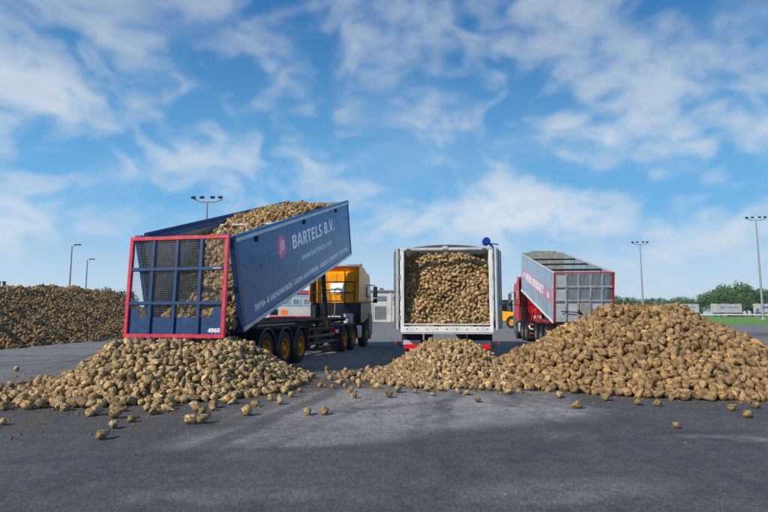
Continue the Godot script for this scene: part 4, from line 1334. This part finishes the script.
func build_background():
	# masts and lamps
	flood_mast("tall floodlight mast rising above the blue trailer", Vector3(-22.6, 0, -68), 16.2, 0.0)
	flood_mast("tall floodlight mast on the grass by the small blue sign", Vector3(78, 0.4, -112), 21.2, 0.2)
	flood_mast("slender floodlight mast beyond the right beet heap", Vector3(62, 0.6, -130), 18.2, 0.1)
	street_lamp("taller single lamp post behind the long beet bank", Vector3(-46.5, 0, -80), 11.7, 0.1)
	street_lamp("lower single lamp post behind the long beet bank", Vector3(-54.0, 0, -98), 11.4, 0.1)
	# trees
	for k in 4:
		crowns.append(crown_mesh(300 + k, 9.0, 9.5, 2600))
	var g := RandomNumberGenerator.new()
	g.seed = 9
	# (pixel x, pixel y of the top, distance)
	for e in [[700, 298, 196], [713, 293, 190], [726, 288, 192], [739, 286, 188], [750, 290, 194], [760, 294, 186], [772, 293, 190], [786, 288, 196], [690, 302, 205], [719, 296, 182], [745, 296, 180]]:
		var z: float = e[2]
		var x: float = (e[0] - 384.0) / FOCAL * z
		var h: float = (HORIZON - e[1]) / FOCAL * z + CAM_H
		tree("dense broad green tree behind the parked white trailers", Vector3(x, 0.9, -z), g.randi() % 4, Vector3(h / 8.6 * g.randf_range(1.1, 1.4), h / 8.6, h / 8.6), g.randf() * TAU, "dense trees behind the parked trailers")
	for e in [[616, 296, 250], [625, 298, 255], [634, 298, 262], [643, 299, 250], [652, 299, 260], [661, 299, 255], [669, 301, 250], [677, 297, 245], [686, 297, 250], [607, 292, 240], [600, 296, 240]]:
		var z: float = e[2]
		var x: float = (e[0] - 384.0) / FOCAL * z
		var h: float = (HORIZON - e[1]) / FOCAL * z + CAM_H
		tree("low far tree in the row beyond the right beet heap", Vector3(x, 0.9, -z), g.randi() % 4, Vector3(h / 9.6 * 1.25, h / 9.6, h / 9.6), g.randf() * TAU, "far row of trees beyond the right heap")
	for e in [[103, 286, 150], [111, 288, 155], [119, 288, 150], [127, 289, 160]]:
		var z: float = e[2]
		var x: float = (e[0] - 384.0) / FOCAL * z
		var h: float = (HORIZON - e[1]) / FOCAL * z + CAM_H
		tree("small far tree beyond the long beet bank", Vector3(x, 0, -z), g.randi() % 4, Vector3(h / 9.6 * 0.8, h / 9.6, h / 9.6), g.randf() * TAU, "small trees beyond the beet bank")
	# parked trailers on the far road
	parked_trailer("white parked trailer with pale green side mark behind the tall mast", Vector3(104.5, 0.9, -166), -0.05, 8.2, M.wall_blue, 1)
	parked_trailer("white parked trailer with blue side marks at the edge of the trees", Vector3(116.5, 0.9, -164), 0.0, 8.6, M.sign_blue, 0)
	parked_trailer("pale parked trailer showing over the right beet heap", Vector3(92.5, 0.9, -168), 0.0, 8.4, M.wall_blue, 1)
	parked_trailer("low pale parked trailer furthest behind the right beet heap", Vector3(85, 0.9, -190), 0.0, 8.4, M.roof_grey, 1)
	# guard rail and sign
	var gt := thing("guard_rail", "long pale guard rail along the road behind the grass", "guard rail", Vector3(0, 0, 0))
	part(gt, "rail", MB.new().bar(Vector3(70, 1.55, -159.5), Vector3(190, 1.55, -157.5), 0.06, 0.34), M.white_paint)
	for k in 40:
		part(gt, "post", MB.new().box(Vector3(70 + k * 3.05, 1.2, -159.6 + k * 0.05), Vector3(0.12, 0.8, 0.12)), M.steel)
	var sg := thing("direction_sign", "small blue sign on a grey post standing in the grass", "sign", Vector3(72.8, 0.35, -106), -0.5)
	part(sg, "post", MB.new().cyl(Vector3(0, 0, 0), Vector3(0, 2.2, 0), 0.05, 0.05, 10), M.mast)
	var pn := part(sg, "sign_panel", MB.new().box(Vector3(0, 1.85, 0.06), Vector3(0.95, 0.95, 0.04), 0.02), M.sign_blue)
	part(pn, "arrow", MB.new().box(Vector3(0, 1.85, 0.085), Vector3(0.12, 0.5, 0.006), 0.0).box(Vector3(0.0, 2.02, 0.085), Vector3(0.36, 0.1, 0.006), 0.0), M.letter)
	# low industrial buildings behind the yard
	building("long low white depot building behind the yellow truck", Vector3(-18, 0, -112), 46.0, 12.0, 6.2, M.wall_white, 12)
	building("long low white depot building behind the white trailer", Vector3(14, 0, -118), 17.0, 12.0, 5.6, M.concrete, 6)
	building_blue()
	far_shed()
	van()
	loader()
	var sh := thing("shrub", "small dark shrub beside the parked white van", "shrub", Vector3(-10.2, 0, -66))
	var cm := MeshInstance3D.new()
	cm.name = "foliage"
	cm.mesh = crowns[2]
	cm.scale = Vector3(0.3, 0.22, 0.3)
	cm.position.y = -0.1
	cm.material_override = M.leaf
	sh.add_child(cm)

func building(label: String, at: Vector3, w: float, d: float, h: float, wall: Material, bays: int):
	var t := thing("depot_building", label, "building", at)
	part(t, "wall", MB.new().box(Vector3(0, h * 0.5, -d * 0.5), Vector3(w, h, d), 0.03), wall)
	var rf := part(t, "roof", MB.new().box(Vector3(0, h + 0.15, -d * 0.5), Vector3(w + 0.6, 0.4, d + 0.6), 0.05), M.roof_grey)
	for k in 4:
		part(rf, "roof_vent", MB.new().box(Vector3(-w * 0.4 + k * w * 0.26, h + 0.7, -d * 0.4), Vector3(0.9, 0.7, 0.9), 0.05), M.roof_grey)
	var bw := w / bays
	for k in bays:
		var x := -w * 0.5 + bw * (k + 0.5)
		var dk := part(t, "dock_door", MB.new().box(Vector3(x, 1.9, 0.03), Vector3(bw * 0.62, 2.7, 0.06), 0.01), M.roof_grey if k % 3 == 1 else M.white_paint)
		part(dk, "door_window", MB.new().box(Vector3(x, 2.1, 0.07), Vector3(bw * 0.3, 0.45, 0.03), 0.0), M.pane)
		part(t, "pilaster", MB.new().box(Vector3(x - bw * 0.5 + 0.2, h * 0.5, 0.06), Vector3(0.3, h - 0.05, 0.14), 0.02), wall)
		var wn := part(t, "window", MB.new().box(Vector3(x, h - 1.4, 0.04), Vector3(bw * 0.66, 1.0, 0.08), 0.01), M.steel)
		part(wn, "pane", MB.new().box(Vector3(x, h - 1.4, 0.085), Vector3(bw * 0.6, 0.86, 0.02), 0.0), M.pane)

func building_blue():
	var t := thing("office_building", "pale blue office block with a red roof edge seen under the raised blue trailer", "building", Vector3(-15.5, 0, -96))
	part(t, "wall", MB.new().box(Vector3(0, 2.6, -4), Vector3(17, 5.2, 8), 0.03), M.wall_blue)
	part(t, "roof_edge", MB.new().box(Vector3(0, 5.4, -4), Vector3(17.4, 0.45, 8.4), 0.04), M.pink_red)
	part(t, "plinth", MB.new().box(Vector3(0, 0.5, 0.06), Vector3(17.1, 1.0, 0.14), 0.02), M.wall_white)
	for r in 2:
		for k in 9:
			var c := Vector3(-7.4 + k * 1.85, 1.9 + r * 1.9, 0.03)
			var wn := part(t, "window", MB.new().box(c, Vector3(1.4, 1.15, 0.08), 0.01), M.white_paint)
			part(wn, "pane", MB.new().box(c + Vector3(0, 0, 0.045), Vector3(1.2, 0.95, 0.02), 0.0), M.pane)

func far_shed():
	var t := thing("long_shed", "low dark blue shed roof with three vents above the long beet bank", "building", Vector3(-63, 0, -78), 0.0)
	part(t, "wall", MB.new().box(Vector3(0, 2.3, -4), Vector3(20, 4.6, 8), 0.03), M.dark_blue)
	var rf := part(t, "roof", MB.new().box(Vector3(0, 4.85, -4), Vector3(20.6, 0.5, 8.6), 0.05), M.dark_blue)
	for k in 3:
		part(rf, "roof_vent", MB.new().cyl(Vector3(6.0 + k * 0.75, 5.1, -1.0), Vector3(6.0 + k * 0.75, 6.2, -1.0), 0.2, 0.2, 10).cyl(Vector3(6.0 + k * 0.75, 6.2, -1.0), Vector3(6.0 + k * 0.75, 6.35, -1.0), 0.3, 0.2, 10), M.chassis)
	part(t, "gate_door", MB.new().box(Vector3(0, 1.9, 0.05), Vector3(4, 3.8, 0.1), 0.02), M.roof_grey)

func van():
	var t := thing("delivery_van", "white delivery van with red stripe parked before the pale blue office", "van", Vector3(-10.6, 0, -60), PI / 2)
	# forward is -z in the van's own axes, turned to face left
	t.rotation.y = PI / 2
	part(t, "body", MB.new().ext([Vector2(-2.7, 0.45), Vector2(-2.7, 0.95), Vector2(-2.1, 1.35), Vector2(-1.5, 2.15), Vector2(-1.1, 2.35), Vector2(2.6, 2.35), Vector2(2.7, 2.2), Vector2(2.7, 0.45)], -0.98, 0.98, 0.06), M.box_white)
	for s in [-1.0, 1.0]:
		part(t, "stripe", MB.new().box(Vector3(s * 0.985, 1.25, 0.4), Vector3(0.012, 0.22, 4.4), 0.0), M.red)
		part(t, "orange_panel", MB.new().box(Vector3(s * 0.987, 1.75, -0.2), Vector3(0.014, 0.5, 0.7), 0.0), M.lamp_amber)
		part(t, "side_window", MB.new().ext([Vector2(-0.9, 1.45), Vector2(-0.9, 2.1), Vector2(-1.4, 2.1), Vector2(-1.85, 1.45)], s * 0.975, s * 0.988, 0.003), M.glass)
		part(t, "headlamp", MB.new().box(Vector3(s * 0.75, 0.9, -2.68), Vector3(0.3, 0.22, 0.1), 0.02), M.letter)
		for z in [-1.75, 1.6]:
			var w := group_part(t, "wheel", Transform3D(Basis() if s > 0 else Basis(Vector3.UP, PI), Vector3(s * 0.88, 0.36, z)))
			part(w, "tyre", MB.new().lathe_x(Vector3.ZERO, [Vector2(-0.12, 0.2), Vector2(-0.12, 0.33), Vector2(-0.09, 0.36), Vector2(0.09, 0.36), Vector2(0.12, 0.33), Vector2(0.12, 0.2)], 20), M.tyre)
			part(w, "rim", MB.new().lathe_x(Vector3.ZERO, [Vector2(0.11, 0.21), Vector2(0.08, 0.15), Vector2(0.1, 0.001)], 16), M.steel)
	part(t, "windscreen", MB.new().bar(Vector3(0, 1.38, -2.13), Vector3(0, 2.12, -1.57), 1.7, 0.03, 0.01, Vector3(0, 0.6, -0.8)), M.glass)
	part(t, "bonnet_panel", MB.new().bar(Vector3(0, 0.99, -2.66), Vector3(0, 1.32, -2.14), 1.6, 0.02, 0.01), M.red)

func loader():
	var t := thing("wheel_loader", "small yellow wheel loader far behind beside the red truck", "loader", Vector3(13.6, 0, -62), -0.9)
	part(t, "rear_body", MB.new().ext([Vector2(0.2, 0.8), Vector2(0.2, 1.9), Vector2(2.3, 1.75), Vector2(2.6, 1.4), Vector2(2.6, 0.8)], -0.8, 0.8, 0.06), M.yellow)
	var cb := part(t, "cab", MB.new().box(Vector3(0, 3.1, 0.1), Vector3(1.5, 0.14, 1.6), 0.04).box(Vector3(-0.66, 2.45, 0.8), Vector3(0.1, 1.2, 0.1)).box(Vector3(0.66, 2.45, 0.8), Vector3(0.1, 1.2, 0.1)).box(Vector3(-0.66, 2.45, -0.6), Vector3(0.1, 1.2, 0.1)).box(Vector3(0.66, 2.45, -0.6), Vector3(0.1, 1.2, 0.1)).box(Vector3(0, 1.6, 0.1), Vector3(1.5, 0.6, 1.6), 0.05), M.dark)
	part(cb, "cab_glass", MB.new().box(Vector3(0, 2.45, 0.1), Vector3(1.26, 1.1, 1.34), 0.01), M.glass)
	part(t, "front_frame", MB.new().box(Vector3(0, 1.0, -1.3), Vector3(0.9, 0.7, 1.4), 0.05), M.yellow)
	for s in [-1.0, 1.0]:
		part(t, "lift_arm", MB.new().bar(Vector3(s * 0.45, 1.7, -0.9), Vector3(s * 0.45, 0.7, -2.9), 0.16, 0.3), M.yellow)
		for z in [1.6, -1.5]:
			var w := group_part(t, "wheel", Transform3D(Basis() if s > 0 else Basis(Vector3.UP, PI), Vector3(s * 1.0, 0.7, z)))
			part(w, "tyre", MB.new().lathe_x(Vector3.ZERO, [Vector2(-0.26, 0.38), Vector2(-0.26, 0.6), Vector2(-0.2, 0.7), Vector2(0.2, 0.7), Vector2(0.26, 0.6), Vector2(0.26, 0.38)], 22), M.tyre)
			part(w, "rim", MB.new().lathe_x(Vector3.ZERO, [Vector2(0.24, 0.4), Vector2(0.16, 0.28), Vector2(0.2, 0.001)], 18), M.yellow_rim)
	part(t, "bucket", MB.new().ext([Vector2(-2.8, 0.15), Vector2(-2.75, 1.2), Vector2(-3.0, 1.3), Vector2(-2.95, 0.5), Vector2(-3.9, 0.12), Vector2(-3.9, 0.06), Vector2(-3.0, 0.06)], -1.3, 1.3, 0.01), M.yellow)

# position in the world of a point given in a vehicle's plan: at metres ahead of the rear, half the width to the left of the right edge
func rear_middle(x: float, z: float, yaw: float, to_left: float) -> Vector3:
	return Vector3(x, 0, -z) + Vector3(-cos(yaw), 0, -sin(yaw)) * to_left

const LX := -3.391
const LZ := 13.211
const LYAW := 0.198
const LPHI := 0.286
const LLEN := 10.554
const LH := 2.334
const LREAR := 1.084
const CYAW := 0.1

func build_vehicles():
	var at := rear_middle(LX, LZ, LYAW, 1.275)
	blue_trailer(at, LYAW, LPHI, LLEN, LH, LREAR)
	var fw := Vector3(sin(LYAW), 0, -cos(LYAW))
	tractor("yellow truck with dark lower cab coupled to the raised blue trailer", at + fw * 9.27, LYAW, M.yellow, M.dark_blue, M.yellow_rim)
	white_trailer(Vector3(0.468, 0, -15.2) + Vector3(cos(CYAW), 0, sin(CYAW)) * 1.275, CYAW)
	var yaw := 0.1
	var ra := Vector3(7.256, 0, -23.429) + Vector3(cos(yaw), 0, sin(yaw)) * 1.25
	grey_trailer(ra, yaw, 0.202, 8.847, 2.213, 1.129)
	var fr := Vector3(sin(yaw), 0, -cos(yaw))
	tractor("bright red truck coupled to the empty grey trailer", ra + fr * 7.4, yaw, M.red, M.red, M.steel)

# outlines of the heaps: x to the right, z as in the world (negative ahead)
var bumps := FastNoiseLite.new()
func cone(x: float, z: float, cx: float, cz: float, h: float, rx: float, rz: float) -> float:
	var dx := (x - cx) / rx
	var dz := (z - cz) / rz
	return h * (1.0 - sqrt(dx * dx + dz * dz))

func left_heap(x: float, z: float) -> float:
	var b := bumps.get_noise_2d(x, z) * 0.16
	var h := minf(cone(x, z, -4.8, -12.4, 1.75, 2.0, 3.5), 0.9)
	h = maxf(h, minf(cone(x, z, -3.9, -12.2, 1.45, 2.15, 2.9), 0.88))
	h = maxf(h, cone(x, z, -5.6, -11.0, 0.18, 1.5, 1.5))
	return h + b * clampf(h + 0.15, 0, 1)

func centre_heap(x: float, z: float) -> float:
	var b := bumps.get_noise_2d(x + 40.0, z) * 0.12
	var h := minf(cone(x, z, 1.7, -14.2, 1.15, 1.85, 2.5), 0.84)
	h = maxf(h, cone(x, z, 1.75, -12.7, 0.42, 2.2, 1.4))
	return h + b * clampf(h + 0.15, 0, 1)

func right_heap(x: float, z: float) -> float:
	var b := bumps.get_noise_2d(x - 40.0, z) * 0.16
	var h := cone(x, z, 6.4, -13.6, 2.1, 4.1, 4.0)
	h = minf(h, 1.70)
	h = maxf(h, cone(x, z, 7.7, -13.2, 1.2, 3.7, 3.5))
	h = maxf(h, cone(x, z, 3.6, -12.9, 0.45, 1.5, 1.8))
	return h + b * clampf(h + 0.1, 0, 1)

func bank(x: float, z: float) -> float:
	# the long bank on the far left: its foot runs away from the camera along x = -17
	var foot := -16.6 + bumps.get_noise_1d(z * 0.8) * 0.9
	var d := foot - x
	var h := minf(d * 0.62, 2.75 + (-z - 25.0) * 0.035 + bumps.get_noise_2d(x * 0.35, z * 0.35) * 0.4)
	var end := (z + 49.0) * 0.62
	h = minf(h, end)
	return h + bumps.get_noise_2d(x, z) * 0.16

func blue_load(x: float, z: float) -> float:
	# in the blue trailer's own axes, floor at 0.11; slopes up from the open rear, heaped above the rim further in
	var t := -z
	var slope := 0.42 + (t - 0.35 + 0.55 * (x + 1.2) / 2.4) * 0.62
	var heapy := 2.02 + 0.5 * smoothstep(2.6, 5.4, t) * smoothstep(10.2, 7.6, t) * (1.0 - 0.25 * absf(x))
	heapy -= 0.4 * smoothstep(8.2, 10.4, t)
	return minf(slope, heapy) + bumps.get_noise_2d(x * 1.6, z * 1.6) * 0.16

func white_load(x: float, y: float) -> float:
	# across the white trailer's opening: x to the right, y up; how far the beets stand back is the negative of this
	var back := 0.1 + maxf(0.0, y - 0.2) * 0.2 - 0.06 * x + 0.14 * smoothstep(-0.5, -1.2, x) * y
	back += 1.3 * smoothstep(2.05, 2.15, y - bumps.get_noise_1d(x * 3.0) * 0.06 + 0.22 * smoothstep(0.55, 1.1, x))
	return -back + bumps.get_noise_2d(x * 1.6 + 9.0, y * 1.6) * 0.14

func build_beets():
	var g := RandomNumberGenerator.new()
	g.seed = 55
	var lo := Color(0.54, 0.49, 0.415)
	var hi := Color(0.90, 0.84, 0.73)
	var brown_lo := Color(0.52, 0.46, 0.385)
	var brown_hi := Color(0.87, 0.78, 0.65)
	# --- three heaps dropped on the yard
	var sets := [
		[Rect2(-9.4, -15.2, 8.6, 7.6), left_heap, 12000, 71, M.beet, lo, hi, "left", "beet_heap", "broad pale heap of sugar beets under the blue trailer's tailgate", "tan sugar beet in the front of the heap under the blue trailer", "beets in the front of the blue trailer's heap", 0.046, 0.08],
		[Rect2(-1.4, -15.0, 5.0, 4.6), centre_heap, 5000, 72, M.beet, lo, hi, "centre", "beet_heap", "small pale heap of sugar beets behind the white trailer's opening", "tan sugar beet in the front of the heap behind the white trailer", "beets in the front of the white trailer's heap", 0.044, 0.074],
		[Rect2(1.9, -18.6, 10.6, 9.6), right_heap, 15000, 73, M.beet_brown, brown_lo, brown_hi, "right", "beet_heap", "large brown heap of sugar beets before the grey trailer", "brown sugar beet in the front of the large heap", "beets in the front of the large brown heap", 0.055, 0.09]]
	var all := []
	var rows_of := []
	for k in sets.size():
		var s = sets[k]
		var rows := drop_beets(s[0], s[1], 0.24, s[2], s[12], s[13], s[3])
		scatter(rows, s[0], s[1], s[12], s[13], s[3] + 500, k == 0)
		rows_of.append(rows)
		for i in rows.size():
			var p: Vector3 = rows[i][0]
			var top: float = (s[1] as Callable).call(p.x, p.z)
			# those at the surface, on the side that shows
			if p.y > top - 0.16 and p.z > (-12.6 if k != 1 else -13.4):
				all.append([rows[i][1] / (p - Vector3(0, CAM_H, 0)).length(), k, i])
	all.sort_custom(func(a, b): return a[0] > b[0])
	var quota := 250
	var taken := {}
	for e in all.slice(0, quota):
		taken[Vector2i(e[1], e[2])] = true
		var s = sets[e[1]]
		var row = rows_of[e[1]][e[2]]
		var o = single_beet(row[0], row[1], s[4], s[7], g, s[10], s[11], s[5], s[6])
		if row[0].y < row[1] * 1.15:
			sit(o, 0.0)
	for k in sets.size():
		var s = sets[k]
		var rest_rows := []
		for i in rows_of[k].size():
			if not taken.has(Vector2i(k, i)):
				rest_rows.append(rows_of[k][i])
		heap(s[8], s[9], "beet heap", core_mesh(s[0], s[1], 0.2, 0.1), rest_rows, s[4], s[5], s[6], 90 + k)
	# --- beets lying loose on the asphalt (where each one touches the ground)
	for e in [[-3.39, 6.71], [-3.89, 8.04], [-3.53, 7.76], [-3.57, 7.34], [-3.45, 8.45], [-2.66, 7.64], [-2.5, 7.67], [-2.9, 8.57], [-2.74, 8.9], [-3.38, 8.81], [-4.35, 8.2], [-4.29, 8.28], [-2.04, 8.24], [-0.89, 8.32], [-2.65, 9.34], [-2.1, 9.07], [-1.74, 9.25], [-1.99, 9.68], [-1.69, 10.06], [-1.62, 10.69], [-1.32, 11.39], [-1.23, 12.66], [-0.92, 11.8], [-0.83, 13.36], [-5.18, 7.55], [-0.16, 11.3], [0.09, 10.01], [0.27, 10.63], [0.59, 10.55], [0.84, 10.78], [1.12, 10.87], [1.6, 9.47], [2.33, 10.4], [1.67, 11.15], [-0.5, 11.39], [3.18, 10.0], [3.1, 8.87], [3.87, 9.65], [4.21, 9.18], [4.49, 9.07], [3.86, 7.34], [5.44, 8.68], [5.31, 8.11], [5.96, 8.87], [-5.84, 8.97], [-5.51, 8.87], [-5.08, 8.68], [-6.47, 9.62]]:
		var right: bool = e[0] > 2.6
		var o = single_beet(Vector3(e[0], 0.08, -e[1]), g.randf_range(0.052, 0.08) * (0.75 if g.randf() < 0.2 else 1.0), M.beet_brown if right else M.beet, "right" if right else "left", g,
			"brown sugar beet lying loose on the asphalt before the large heap" if right else "single tan sugar beet lying loose on the asphalt off the heaps", "loose beets before the large heap" if right else "loose beets before the pale heaps", lo, hi)
		sit(o, 0.0)
	# --- loads
	var at := rear_middle(LX, LZ, LYAW, 1.275)
	var tb := Transform3D(Basis(Vector3.UP, -LYAW), at) * Transform3D(Basis(Vector3.RIGHT, LPHI), Vector3(0, LREAR, 0))
	var box := Rect2(-1.2, -10.4, 2.4, 10.75)
	var rows := drop_beets(box, blue_load, 0.24, 6500, 0.046, 0.08, 81, 0.11)
	heap("beet_load", "heaped load of sugar beets inside the raised blue trailer", "beet load", core_mesh(box, blue_load, 0.18, 0.1, 0.11), rows, M.beet_brown, brown_lo, Color(1.05, 0.96, 0.82), 94, tb)
	# the white trailer's load: heap built across the opening, its face looking out of the rear
	var wt := Transform3D(Basis(Vector3.UP, -CYAW), Vector3(0.468, 1.04 + 0.15, -15.2) + Vector3(cos(CYAW), 0, sin(CYAW)) * 1.275)
	var face := wt * Transform3D(Basis(Vector3(1, 0, 0), Vector3(0, 0, 1), Vector3(0, -1, 0)), Vector3.ZERO)
	# in face axes: x right, y out of the rear, z down
	var wbox := Rect2(-1.16, -2.16, 2.32, 2.14)
	var wf := func(x: float, z: float) -> float: return white_load(x, -z)
	var wrows := drop_beets(wbox, wf, 0.24, 3600, 0.042, 0.07, 82, -9.0)
	heap("beet_load", "wall of sugar beets filling the white trailer's open rear", "beet load", core_mesh(wbox, wf, 0.18, 0.08, -9.0), wrows, M.beet, lo, hi, 95, face)
	# --- the long bank on the far left
	var brow := []
	var z := -17.0
	while z > -49.5:
		var x := -26.5
		while x < -15.5:
			var px := x + g.randf_range(-0.05, 0.05)
			var pz := z + g.randf_range(-0.05, 0.05)
			var h := bank(px, pz)
			if h > 0.03:
				brow.append([Vector3(px, h - g.randf_range(0.0, 0.1), pz), g.randf_range(0.065, 0.1)])
			x += 0.125
		z -= 0.125
	heap("beet_bank", "long dark brown bank of sugar beets stored at the back of the yard", "beet heap", core_mesh(Rect2(-27, -50, 12, 33), bank, 0.1, 0.25), brow, M.beet_brown, Color(0.46, 0.39, 0.32), Color(0.74, 0.64, 0.53), 96, Transform3D(), true)
	# --- crumbs of soil and broken beet round the heaps
	var bits := MultiMesh.new()
	bits.transform_format = MultiMesh.TRANSFORM_3D
	bits.use_colors = true
	bits.mesh = far_beet_meshes[0]
	var spots := []
	for n in 70000:
		var x := g.randf_range(-9.5, 10.5)
		var zz := g.randf_range(-15.0, -6.5)
		var h := maxf(left_heap(x, zz), maxf(centre_heap(x, zz), right_heap(x, zz)))
		if h < 0.02 and g.randf() < 0.22 * exp(h / 0.18) + 0.002:
			spots.append([Vector3(x, 0.004, zz), g.randf_range(0.004, 0.015) if g.randf() < 0.95 else g.randf_range(0.02, 0.03)])
	bits.instance_count = spots.size()
	for i in spots.size():
		bits.set_instance_transform(i, Transform3D(beet_basis(g, spots[i][1]), spots[i][0]))
		bits.set_instance_color(i, beet_tint(g, Color(0.3, 0.26, 0.21), Color(0.62, 0.55, 0.45)))
	var bi := MultiMeshInstance3D.new()
	bi.name = "soil_crumbs"
	bi.multimesh = bits
	bi.material_override = M.beet_brown
	add_child(bi)
	describe(bi, "crumbs of soil and broken beet strewn over the asphalt round the heaps", "soil crumbs", "", "stuff")
